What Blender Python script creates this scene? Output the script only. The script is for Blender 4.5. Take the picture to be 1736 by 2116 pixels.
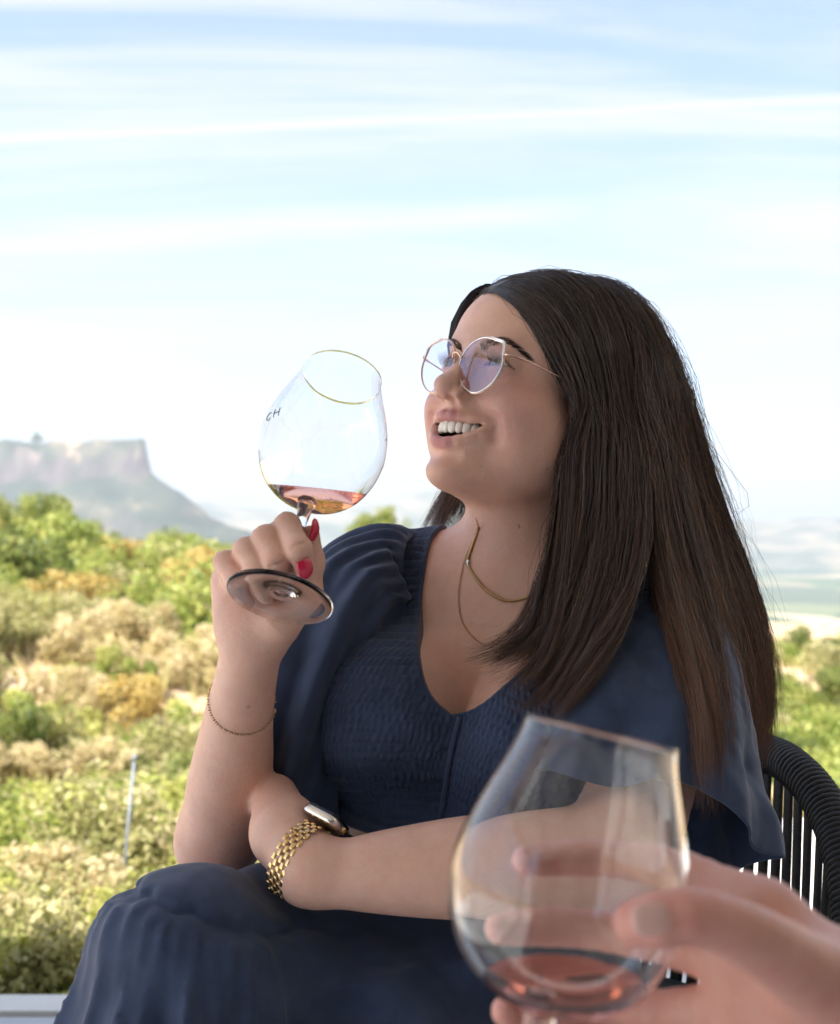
import bpy, bmesh, math, random
import numpy as np
from mathutils import Vector, Matrix
from concurrent.futures import ThreadPoolExecutor

for _o in list(bpy.data.objects):
    bpy.data.objects.remove(_o)
scene = bpy.context.scene
R = math.radians
# ------------------------------------------------------------------ camera
CAM = np.array([0.0, 0.0, 0.98])
PITCH = R(1.46)
FPX = 2430.4                      # focal length in units of a 1736 x 2116 picture
DS = 0.85
cam_data = bpy.data.cameras.new('camera')
cam_data.sensor_fit = 'VERTICAL'
cam_data.sensor_height = 36.0
cam_data.lens = 36.0 * FPX / 2116.0
cam_data.clip_start = 0.02
cam_data.clip_end = 60000
cam_data.dof.use_dof = True
cam_data.dof.focus_distance = 1.03
cam_data.dof.aperture_fstop = 7.0
cam_data.dof.aperture_blades = 0
cam = bpy.data.objects.new('camera', cam_data)
scene.collection.objects.link(cam)
cam.location = CAM
cam.rotation_euler = (math.pi / 2 + PITCH, 0, 0)
scene.camera = cam
_fw = np.array([0, math.cos(PITCH), math.sin(PITCH)])
_up = np.array([0, -math.sin(PITCH), math.cos(PITCH)])
_rt = np.array([1.0, 0, 0])
def P(dx, dy, d):
    """picture point (1736 x 2116) at depth d (body units) -> world"""
    d = d * DS
    return CAM + _rt * ((dx - 868) / FPX * d) + _up * ((1058 - dy) / FPX * d) + _fw * d
def PW(dx, dy, d):
    return P(dx, dy, d / DS)
def pix(p):
    q = np.asarray(p) - CAM
    d = q @ _fw
    return (868 + (q @ _rt) / d * FPX, 1058 - (q @ _up) / d * FPX, d / DS)
# ------------------------------------------------------------------ world, sun, exposure
SUN_AZ = R(215)      # compass angle the light comes FROM, from +Y clockwise
SUN_EL = R(52)
sun_dir = np.array([math.sin(SUN_AZ) * math.cos(SUN_EL), math.cos(SUN_AZ) * math.cos(SUN_EL), math.sin(SUN_EL)])
world = bpy.data.worlds.new('World')
scene.world = world
world.use_nodes = True
def build_world():
    nt = world.node_tree
    N, L = nt.nodes, nt.links
    N.clear()
    out = N.new('ShaderNodeOutputWorld')
    bg = N.new('ShaderNodeBackground')
    sky = N.new('ShaderNodeTexSky')
    sky.sky_type = 'NISHITA'
    sky.sun_disc = False
    sky.sun_elevation = SUN_EL
    sky.sun_rotation = SUN_AZ
    sky.altitude = 300
    sky.air_density = 1.0
    sky.dust_density = 1.2
    sky.ozone_density = 4.0
    tc = N.new('ShaderNodeTexCoord')
    def math_(op, a, b=None, clamp=False):
        n = N.new('ShaderNodeMath'); n.operation = op; n.use_clamp = clamp
        for i, v in enumerate((a, b)):
            if v is None: continue
            if isinstance(v, (int, float)): n.inputs[i].default_value = v
            else: L.new(v, n.inputs[i])
        return n.outputs[0]
    sep = N.new('ShaderNodeSeparateXYZ'); L.new(tc.outputs['Generated'], sep.inputs[0])
    x, y, z = sep.outputs
    zz = math_('ADD', math_('MAXIMUM', z, 0.0), 0.16)
    # flat cloud deck seen in perspective
    comb = N.new('ShaderNodeCombineXYZ')
    L.new(math_('DIVIDE', x, zz), comb.inputs[0]); L.new(math_('DIVIDE', y, zz), comb.inputs[1])
    mp = N.new('ShaderNodeMapping'); L.new(comb.outputs[0], mp.inputs[0])
    mp.inputs['Rotation'].default_value = (0, 0, R(-10))
    mp.inputs['Scale'].default_value = (0.55, 1.5, 1)
    n1 = N.new('ShaderNodeTexNoise'); L.new(mp.outputs[0], n1.inputs['Vector'])
    n1.inputs['Scale'].default_value = 1.0; n1.inputs['Detail'].default_value = 7; n1.inputs['Roughness'].default_value = 0.62
    n1.inputs['Distortion'].default_value = 0.9
    r1 = N.new('ShaderNodeMapRange'); L.new(n1.outputs['Fac'], r1.inputs[0])
    r1.interpolation_type = 'SMOOTHSTEP'
    r1.inputs['From Min'].default_value = 0.40; r1.inputs['From Max'].default_value = 0.64
    r1.inputs['To Max'].default_value = 0.9
    # two long straight streaks (an old vapour trail and a band of cirrus)
    n2 = N.new('ShaderNodeTexNoise'); L.new(mp.outputs[0], n2.inputs['Vector'])
    n2.inputs['Scale'].default_value = 2.5; n2.inputs['Detail'].default_value = 5
    def streak(p0, p1, w, amp, x0=None, x1=None):
        a = PW(*p0, 1.0) - CAM; b = PW(*p1, 1.0) - CAM
        n = np.cross(a, b); n /= np.linalg.norm(n)
        dv = N.new('ShaderNodeVectorMath'); dv.operation = 'DOT_PRODUCT'
        L.new(tc.outputs['Generated'], dv.inputs[0]); dv.inputs[1].default_value = tuple(n)
        wob = math_('MULTIPLY', math_('SUBTRACT', n2.outputs['Fac'], 0.5), w * 1.6)
        d = math_('ABSOLUTE', math_('ADD', dv.outputs['Value'], wob))
        m = N.new('ShaderNodeMapRange'); m.interpolation_type = 'SMOOTHSTEP'
        L.new(d, m.inputs[0]); m.inputs['From Min'].default_value = w; m.inputs['From Max'].default_value = 0.0
        m.inputs['To Min'].default_value = 0.0; m.inputs['To Max'].default_value = amp
        v = math_('MULTIPLY', m.outputs[0], math_('ADD', math_('MULTIPLY', n1.outputs['Fac'], 1.0), 0.45), True)
        if x1 is not None:
            e = N.new('ShaderNodeMapRange'); e.interpolation_type = 'SMOOTHSTEP'
            L.new(x, e.inputs[0]); e.inputs['From Min'].default_value = x1; e.inputs['From Max'].default_value = x0
            v = math_('MULTIPLY', v, e.outputs[0])
        return v
    s1 = streak((0, 286), (1736, 205), 0.0095, 1.0)
    s2 = streak((0, 505), (1300, 425), 0.024, 0.9, 0.05, 0.20)
    s3 = streak((0, 720), (1736, 640), 0.030, 0.6)
    cl = math_('MAXIMUM', math_('MAXIMUM', r1.outputs[0], s1), math_('MAXIMUM', s2, s3))
    # white haze towards the horizon
    hz = N.new('ShaderNodeMapRange'); hz.interpolation_type = 'SMOOTHSTEP'
    L.new(z, hz.inputs[0]); hz.inputs['From Min'].default_value = 0.55; hz.inputs['From Max'].default_value = 0.0
    hz.inputs['To Min'].default_value = 0.12; hz.inputs['To Max'].default_value = 0.60
    fac = math_('SUBTRACT', 1.0, math_('MULTIPLY', math_('SUBTRACT', 1.0, cl), math_('SUBTRACT', 1.0, hz.outputs[0])), True)
    mix = N.new('ShaderNodeMix'); mix.data_type = 'RGBA'
    L.new(fac, mix.inputs[0]); L.new(sky.outputs[0], mix.inputs[6])
    mix.inputs[7].default_value = (3.15, 3.20, 3.30, 1)
    L.new(mix.outputs[2], bg.inputs[0])
    bg.inputs[1].default_value = 0.10
    L.new(bg.outputs[0], out.inputs[0])
build_world()
sun_data = bpy.data.lights.new('sun', 'SUN')
sun_data.energy = 5.0
sun_data.angle = R(0.53)
sun_data.color = (1.0, 0.945, 0.86)
sun = bpy.data.objects.new('sun', sun_data)
scene.collection.objects.link(sun)
sun.rotation_euler = Vector(-sun_dir).to_track_quat('-Z', 'Y').to_euler()
scene.view_settings.view_transform = 'Standard'
scene.view_settings.look = 'None'
scene.view_settings.gamma = 1.0
scene.view_settings.use_curve_mapping = False
scene.view_settings.exposure = 1.69
scene.render.engine = 'CYCLES'
cy = scene.cycles
cy.use_denoising = True
cy.max_bounces = 14
cy.transmission_bounces = 12
cy.transparent_max_bounces = 16
cy.diffuse_bounces = 4
cy.glossy_bounces = 6
cy.caustics_reflective = False
cy.caustics_refractive = True
cy.sample_clamp_indirect = 6.0
cy.blur_glossy = 0.5

# ------------------------------------------------------------------ helpers
def link(o, parent=None):
    scene.collection.objects.link(o)
    if parent is not None: o.parent = parent
    return o
def tag(o, label=None, cat=None, group=None, kind=None):
    if label: o['label'] = label
    if cat: o['category'] = cat
    if group: o['group'] = group
    if kind: o['kind'] = kind
    return o
def empty(name, loc=(0, 0, 0)):
    """an Empty at a thing's base; its parts are meshes in world space (parent inverse set)"""
    o = bpy.data.objects.new(name, None)
    o.location = tuple(map(float, loc)); o.empty_display_size = 0.05
    return link(o)
def mesh_obj(name, verts, faces, mat=None, parent=None, smooth=True, attrs=None, uv=None):
    """verts in WORLD coordinates"""
    me = bpy.data.meshes.new(name)
    v = np.asarray(verts, dtype=np.float64).reshape(-1, 3)
    if parent is not None:
        v = v - root_loc(parent)
    if isinstance(faces, np.ndarray):
        n, k = faces.shape
        me.vertices.add(len(v)); me.vertices.foreach_set('co', v.astype(np.float32).ravel())
        me.loops.add(n * k); me.loops.foreach_set('vertex_index', faces.astype(np.int32).ravel())
        me.polygons.add(n); me.polygons.foreach_set('loop_start', np.arange(0, n * k, k, dtype=np.int32))
        me.update(calc_edges=True)
    else:
        me.from_pydata(v.tolist(), [], faces)
    me.polygons.foreach_set('use_smooth', np.full(len(me.polygons), smooth, dtype=bool))
    for k_, a in (attrs or {}).items():
        a = np.asarray(a, dtype=np.float32)
        if a.ndim == 1:
            at = me.attributes.new(k_, 'FLOAT', 'POINT'); at.data.foreach_set('value', a)
        elif a.shape[1] == 3:
            at = me.attributes.new(k_, 'FLOAT_VECTOR', 'POINT'); at.data.foreach_set('vector', a.ravel())
        else:
            at = me.attributes.new(k_, 'FLOAT_COLOR', 'POINT'); at.data.foreach_set('color', a.ravel())
    me.update()
    me.validate(clean_customdata=False)
    o = bpy.data.objects.new(name, me)
    if mat: me.materials.append(mat)
    return link(o, parent)
def root_loc(o):
    l = np.zeros(3)
    while o is not None:
        l = l + np.array(o.location); o = o.parent
    return l
class MB:
    """collects shapes into one mesh"""
    def __init__(s): s.v = []; s.f = []
    def add(s, v, f):
        b = len(s.v); s.v += [tuple(map(float, q)) for q in v]; s.f += [tuple(i + b for i in q) for q in f]
    def box(s, lo, hi, M=None):
        (x0, y0, z0), (x1, y1, z1) = lo, hi
        v = [(x0,y0,z0),(x1,y0,z0),(x1,y1,z0),(x0,y1,z0),(x0,y0,z1),(x1,y0,z1),(x1,y1,z1),(x0,y1,z1)]
        if M is not None: v = [M @ Vector(q) for q in v]
        s.add(v, [(0,3,2,1),(4,5,6,7),(0,1,5,4),(1,2,6,5),(2,3,7,6),(3,0,4,7)])
    def tube(s, pts, r, n=8, closed=False, cap=True, flat=1.0, up=None):
        v, f = tube_geo(pts, r, n, closed, cap, flat, up); s.add(v, f)
    def build(s, name, mat, parent=None, smooth=True):
        return mesh_obj(name, s.v, s.f, mat, parent, smooth)
def frames(pts, closed=False, up=None):
    pts = np.asarray(pts, float)
    t = np.roll(pts, -1, 0) - np.roll(pts, 1, 0) if closed else np.gradient(pts, axis=0)
    t /= np.linalg.norm(t, axis=1)[:, None] + 1e-12
    n = np.zeros_like(t)
    a = np.array(up if up is not None else ([0, 0, 1.] if abs(t[0][2]) < .9 else [1., 0, 0]))
    for i in range(len(t)):
        b = a if (i == 0 or up is not None) else n[i - 1]
        w = b - t[i] * (b @ t[i]); n[i] = w / (np.linalg.norm(w) + 1e-12)
    return t, n, np.cross(t, n)
def tube_geo(pts, r, n=8, closed=False, cap=True, flat=1.0, up=None):
    pts = np.asarray(pts, float); m = len(pts)
    r = np.broadcast_to(np.asarray(r, float), (m,))
    t, a, b = frames(pts, closed, up)
    an = np.linspace(0, 2 * math.pi, n, endpoint=False)
    v = (pts[:, None] + r[:, None, None] * (np.cos(an)[None, :, None] * a[:, None] * flat + np.sin(an)[None, :, None] * b[:, None])).reshape(-1, 3)
    f = []
    for i in range(m if closed else m - 1):
        j = (i + 1) % m
        for k in range(n):
            l = (k + 1) % n
            f.append((i * n + k, j * n + k, j * n + l, i * n + l))
    if cap and not closed:
        f.append(tuple(range(n))); f.append(tuple(reversed(range((m - 1) * n, m * n))))
    return v, f
def spline(pts, n):
    """Catmull-Rom through pts (any dimension), n samples, roughly even in arc length"""
    p = np.asarray(pts, float)
    if len(p) == 2:
        t = np.linspace(0, 1, n)[:, None]; return p[0] * (1 - t) + p[1] * t
    q = np.vstack([2 * p[0] - p[1], p, 2 * p[-1] - p[-2]])
    seg = len(p) - 1; u = np.linspace(0, seg, max(n * 4, 8 * seg)); i = np.minimum(u.astype(int), seg - 1); t = (u - i)[:, None]
    a, b, c, d = q[i], q[i + 1], q[i + 2], q[i + 3]
    s = 0.5 * (2 * b + (c - a) * t + (2 * a - 5 * b + 4 * c - d) * t ** 2 + (3 * b - a - 3 * c + d) * t ** 3)
    L = np.r_[0, np.cumsum(np.linalg.norm(np.diff(s[:, :3], axis=0), axis=1))]
    w = np.linspace(0, L[-1], n)
    return np.stack([np.interp(w, L, s[:, k]) for k in range(s.shape[1])], 1)
def lathe(prof, M, n=64):
    """prof: list of (radius, height); M 4x4 numpy"""
    prof = np.asarray(prof, float); m = len(prof)
    an = np.linspace(0, 2 * math.pi, n, endpoint=False)
    v = np.stack([prof[:, 0][:, None] * np.cos(an), prof[:, 0][:, None] * np.sin(an), np.repeat(prof[:, 1][:, None], n, 1)], -1).reshape(-1, 3)
    v = v @ M[:3, :3].T + M[:3, 3]
    i = np.arange(m - 1)[:, None]; k = np.arange(n)[None]; l = (k + 1) % n
    f = np.stack([i * n + k, i * n + l, (i + 1) * n + l, (i + 1) * n + k], -1).reshape(-1, 4)
    return v, f
# ------------------------------------------------------------------ materials
MATS = {}
def srgb(r, g, b):
    return tuple(((c / 255 / 12.92) if c / 255 <= .04045 else ((c / 255 + .055) / 1.055) ** 2.4) for c in (r, g, b)) + (1,)
def new_mat(name, **kw):
    m = bpy.data.materials.new(name); m.use_nodes = True
    b = m.node_tree.nodes['Principled BSDF']
    for k, v in kw.items():
        b.inputs[k.replace('_', ' ')].default_value = v
    MATS[name] = m
    return m, m.node_tree, b
def noisy(name, c1, c2, scale=5.0, rough=0.6, bump=0.0, bscale=None, detail=4, coords='Object', stretch=(1, 1, 1), lo=.35, hi=.65, **kw):
    m, nt, b = new_mat(name, Roughness=rough, **kw)
    N, L = nt.nodes, nt.links
    tc = N.new('ShaderNodeTexCoord'); mp = N.new('ShaderNodeMapping'); L.new(tc.outputs[coords], mp.inputs[0]); mp.inputs['Scale'].default_value = stretch
    n = N.new('ShaderNodeTexNoise'); L.new(mp.outputs[0], n.inputs['Vector']); n.inputs['Scale'].default_value = scale; n.inputs['Detail'].default_value = detail
    r = N.new('ShaderNodeValToRGB'); L.new(n.outputs['Fac'], r.inputs[0])
    r.color_ramp.elements[0].position = lo; r.color_ramp.elements[0].color = c1
    r.color_ramp.elements[1].position = hi; r.color_ramp.elements[1].color = c2
    L.new(r.outputs[0], b.inputs['Base Color'])
    if bump:
        n2 = N.new('ShaderNodeTexNoise'); L.new(mp.outputs[0], n2.inputs['Vector']); n2.inputs['Scale'].default_value = bscale or scale * 4; n2.inputs['Detail'].default_value = 4
        bp = N.new('ShaderNodeBump'); bp.inputs['Strength'].default_value = 1; bp.inputs['Distance'].default_value = bump
        L.new(n2.outputs['Fac'], bp.inputs['Height']); L.new(bp.outputs[0], b.inputs['Normal'])
    return m
# ------------------------------------------------------------------ implicit surfaces
f32 = np.float32
def _v(a): return np.asarray(a, dtype=f32)
def ell(p, c, r, Rm=None):
    q = p - _v(c)
    if Rm is not None: q = q @ _v(Rm)
    r = _v(r); a = q / r
    k0 = np.sqrt(np.einsum('ij,ij->i', a, a)) + 1e-9
    a = a / r
    k1 = np.sqrt(np.einsum('ij,ij->i', a, a)) + 1e-9
    return k0 * (k0 - 1) / k1
def rc(p, a, b, ra, rb):
    a = _v(a); b = _v(b); ab = b - a
    q = p - a
    t = np.clip(q @ ab / (ab @ ab), 0, 1)
    w = q - t[:, None] * ab
    return np.sqrt(np.einsum('ij,ij->i', w, w)) - (ra + t * (rb - ra))
def chain(p, pts, rad, k=0.004):
    d = None
    for i in range(len(pts) - 1):
        e = rc(p, pts[i], pts[i + 1], rad[i], rad[i + 1])
        d = e if d is None else smin(d, e, k)
    return d
def schain(p, pts, rad, n=20, k=.0015):
    A = spline(np.c_[np.asarray(pts), np.asarray(rad)], n); d = None
    for i in range(n - 1):
        e = rc(p, A[i, :3], A[i + 1, :3], A[i, 3], A[i + 1, 3])
        d = e if d is None else smin(d, e, k)
    return d
def smin(a, b, k):
    h = np.clip(.5 + .5 * (b - a) / k, 0, 1)
    return b + (a - b) * h - k * h * (1 - h)
def smax(a, b, k): return -smin(-a, -b, k)
def sub(a, b, k): return smax(a, -b, k)
POOL = ThreadPoolExecutor(4)
def peval(f, pts, chunk=60000):
    pts = np.asarray(pts, dtype=f32)
    parts = [pts[i:i + chunk] for i in range(0, len(pts), chunk)]
    return np.concatenate(list(POOL.map(f, parts))) if parts else np.zeros(0, f32)
def polygonize(f, lo, hi, h, B=8, slack=1.6, project=1):
    """naive surface nets on sparse blocks -> verts, quads"""
    lo = np.asarray(lo, float); nb = np.ceil((np.asarray(hi, float) - lo) / (h * B)).astype(int)
    g = np.stack(np.meshgrid(*[np.arange(n) for n in nb], indexing='ij'), -1).reshape(-1, 3)
    # two-level cull
    c = lo + (g + .5) * h * B
    d = peval(f, c)
    g = g[np.abs(d) < h * B * .87 * slack]
    n1 = B + 1
    off = np.stack(np.meshgrid(*[np.arange(n1)] * 3, indexing='ij'), -1).reshape(-1, 3)
    idx = (g[:, None] * B + off[None])
    pts = lo + idx.reshape(-1, 3) * h
    val = peval(f, pts).reshape(-1, n1, n1, n1)
    pos = val > 0
    S = np.array(nb) * B + 2
    def key(a): return (a[..., 0].astype(np.int64) * S[1] + a[..., 1]) * S[2] + a[..., 2]
    # cells
    cnt = np.zeros((len(g), B, B, B), np.int8)
    for a in (0, 1):
        for b in (0, 1):
            for e in (0, 1):
                cnt += pos[:, a:a + B, b:b + B, e:e + B]
    act = (cnt > 0) & (cnt < 8)
    bi, ci, cj, ck = np.nonzero(act)
    acc = np.zeros((len(bi), 3)); num = np.zeros(len(bi))
    cor = {}
    for a in (0, 1):
        for b in (0, 1):
            for e in (0, 1):
                cor[a, b, e] = val[bi, ci + a, cj + b, ck + e].astype(float)
    for A in cor:
        for ax in range(3):
            if A[ax] == 0:
                Bc = list(A); Bc[ax] = 1; va, vb = cor[A], cor[tuple(Bc)]
                m = (va > 0) != (vb > 0)
                t = np.where(m, va / np.where(m, va - vb, 1), 0)
                pt = np.array(A, float)[None] + np.eye(3)[ax][None] * t[:, None]
                acc += pt * m[:, None]; num += m
    cell = g[bi] * B + np.stack([ci, cj, ck], 1)
    verts = lo + (cell + acc / num[:, None]) * h
    ck_ = key(cell); order = np.argsort(ck_); sk = ck_[order]
    quads = []
    for ax in range(3):
        sl0 = [slice(None), slice(0, B), slice(0, B), slice(0, B)]; sl1 = list(sl0); sl1[ax + 1] = slice(1, B + 1)
        p0, p1 = pos[tuple(sl0)], pos[tuple(sl1)]
        b_, i_, j_, k_ = np.nonzero(p0 != p1)
        base = g[b_] * B + np.stack([i_, j_, k_], 1)
        flip = p0[b_, i_, j_, k_]
        u, w = (ax + 1) % 3, (ax + 2) % 3
        E = np.eye(3, dtype=int)
        ids = []; ok = np.ones(len(base), bool)
        for du, dw in ((0, 0), (1, 0), (1, 1), (0, 1)):
            kk = key(base - du * E[u] - dw * E[w])
            s = np.searchsorted(sk, kk); s = np.minimum(s, len(sk) - 1)
            ok &= sk[s] == kk; ids.append(order[s])
        q = np.stack(ids, 1)
        q[flip] = q[flip][:, ::-1]
        quads.append(q[ok])
    quads = np.concatenate(quads)
    for _ in range(project):
        verts = project_to(f, verts, h)
    return verts, quads
def gradient(f, v, e):
    g = np.zeros((len(v), 3)); 
    for k in ((1, -1, -1), (-1, -1, 1), (-1, 1, -1), (1, 1, 1)):
        k = np.array(k, float); g += k * peval(f, v + k * e)[:, None]
    return g / (4 * e)
def project_to(f, v, h, lim=0.6):
    d = peval(f, v)[:, None]; g = gradient(f, v, h * .3)
    s = -d * g / (np.einsum('ij,ij->i', g, g)[:, None] + 1e-6)
    n = np.linalg.norm(s, axis=1)[:, None]
    return v + s * np.minimum(1, lim * h / (n + 1e-12))
def vnoise(p, scale, seed=0):
    """smooth value noise -1..1 on points (N,3)"""
    q = np.asarray(p, float) * scale + seed * 17.31
    i = np.floor(q).astype(np.int64); f = q - i; f = f * f * (3 - 2 * f)
    def hsh(a):
        n = (a[:, 0] * 73856093) ^ (a[:, 1] * 19349663) ^ (a[:, 2] * 83492791) ^ (seed * 2654435)
        n = (n ^ (n >> 13)) * 1274126177 & 0x7fffffff
        return ((n ^ (n >> 16)) & 0xffff) / 32767.5 - 1
    r = 0
    for a in (0, 1):
        for b in (0, 1):
            for c in (0, 1):
                w = (f[:, 0] if a else 1 - f[:, 0]) * (f[:, 1] if b else 1 - f[:, 1]) * (f[:, 2] if c else 1 - f[:, 2])
                r = r + w * hsh(i + np.array([a, b, c]))
    return r
# ================================================================== the setting
def sstep(a, b, x):
    t = np.clip((x - a) / (b - a), 0, 1); return t * t * (3 - 2 * t)
def terrain(x, y):
    x = np.asarray(x, float); y = np.asarray(y, float)
    r = np.hypot(x, y)
    z = -0.25 - 0.0 * x
    # bank below the terrace
    z = z - 2.6 * sstep(2.6, 16, y + .25 * np.abs(x)) - 1.1 * sstep(2.5, 9, x) * sstep(6, 18, y)
    # knoll to the left
    z = z + 4.1 * np.exp(-(((x + 24) / 15) ** 2 + ((y - 46) / 20) ** 2)) + 2.0 * np.exp(-(((x + 9) / 7) ** 2 + ((y - 22) / 8) ** 2))
    # everything beyond falls away into the valley
    fall = sstep(45, 520, y - .30 * x + 0.0) 
    z = z - 75 * fall
    side = sstep(20, 300, x) * sstep(5, 60, y)
    z = z - 30 * side
    z = z + .35 * np.sin(x * .31 + 1) * np.sin(y * .27) * sstep(5, 15, r)
    return z
def far_hills(x, y):
    """rolling valley far away"""
    r = np.hypot(x, y)
    m = sstep(300, 900, r)
    return m * (6 * np.sin(x * .004 + 2) * np.cos(y * .0031) + 3 * np.sin(x * .011) * np.sin(y * .009 + 1))
def build_ground():
    # polar sheet: dense near, coarse far, reaching the horizon
    rr = np.r_[np.linspace(0.0, 2.0, 4), np.geomspace(2.6, 30000, 170)]
    an = np.linspace(-math.pi, math.pi, 241)[:-1]
    A, Rr = np.meshgrid(an, rr)
    x = Rr * np.sin(A); y = Rr * np.cos(A)
    z = np.where(y > -2, terrain(x, y), terrain(x, -2 + 0 * y)) + far_hills(x, y)
    z = z + np.where(Rr > 8000, (Rr - 8000) * 0.0, 0)
    v = np.stack([x, y, z], -1).reshape(-1, 3); m, n = A.shape
    i = np.arange(m - 1)[:, None]; k = np.arange(n)[None]; l = (k + 1) % n
    f = np.stack([i * n + k, i * n + l, (i + 1) * n + l, (i + 1) * n + k], -1).reshape(-1, 4)[:, ::-1]
    mat, nt, b = new_mat('ground_soil', Roughness=.95)
    N, L = nt.nodes, nt.links
    tc = N.new('ShaderNodeTexCoord')
    def noise(s, d=5, st=(1, 1, 1)):
        mp = N.new('ShaderNodeMapping'); mp.inputs['Scale'].default_value = st; L.new(tc.outputs['Object'], mp.inputs[0])
        n = N.new('ShaderNodeTexNoise'); n.inputs['Scale'].default_value = s; n.inputs['Detail'].default_value = d; L.new(mp.outputs[0], n.inputs['Vector']); return n.outputs['Fac']
    def ramp(fac, *els):
        r = N.new('ShaderNodeValToRGB'); L.new(fac, r.inputs[0]); e = r.color_ramp.elements
        while len(e) < len(els): e.new(.5)
        for q, (p_, c_) in zip(e, els): q.position = p_; q.color = c_
        return r.outputs[0]
    near = ramp(noise(.5, 6), (.3, (.34, .22, .13, 1)), (.5, (.50, .36, .24, 1)), (.7, (.30, .27, .10, 1)))
    vo = N.new('ShaderNodeTexVoronoi'); vo.inputs['Scale'].default_value = .0035
    mpv = N.new('ShaderNodeMapping'); mpv.inputs['Scale'].default_value = (1, .55, 0); L.new(tc.outputs['Object'], mpv.inputs[0]); L.new(mpv.outputs[0], vo.inputs['Vector'])
    sepc = N.new('ShaderNodeSeparateColor'); L.new(vo.outputs['Color'], sepc.inputs[0])
    far = ramp(sepc.outputs[0], (.0, (.05, .085, .045, 1)), (.35, (.09, .13, .06, 1)), (.55, (.34, .28, .17, 1)), (.75, (.05, .08, .05, 1)), (.9, (.42, .34, .22, 1)))
    ln = N.new('ShaderNodeVectorMath'); ln.operation = 'LENGTH'; L.new(tc.outputs['Object'], ln.inputs[0])
    mr = N.new('ShaderNodeMapRange'); mr.inputs['From Min'].default_value = 90; mr.inputs['From Max'].default_value = 350; L.new(ln.outputs['Value'], mr.inputs[0])
    mx = N.new('ShaderNodeMix'); mx.data_type = 'RGBA'; L.new(mr.outputs[0], mx.inputs[0]); L.new(near, mx.inputs[6]); L.new(far, mx.inputs[7])
    L.new(mx.outputs[2], b.inputs['Base Color'])
    tag(mesh_obj('ground', v, f, mat), kind='structure')
build_ground()
def gz(x, y): return float(terrain(x, y) + far_hills(x, y))

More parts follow.
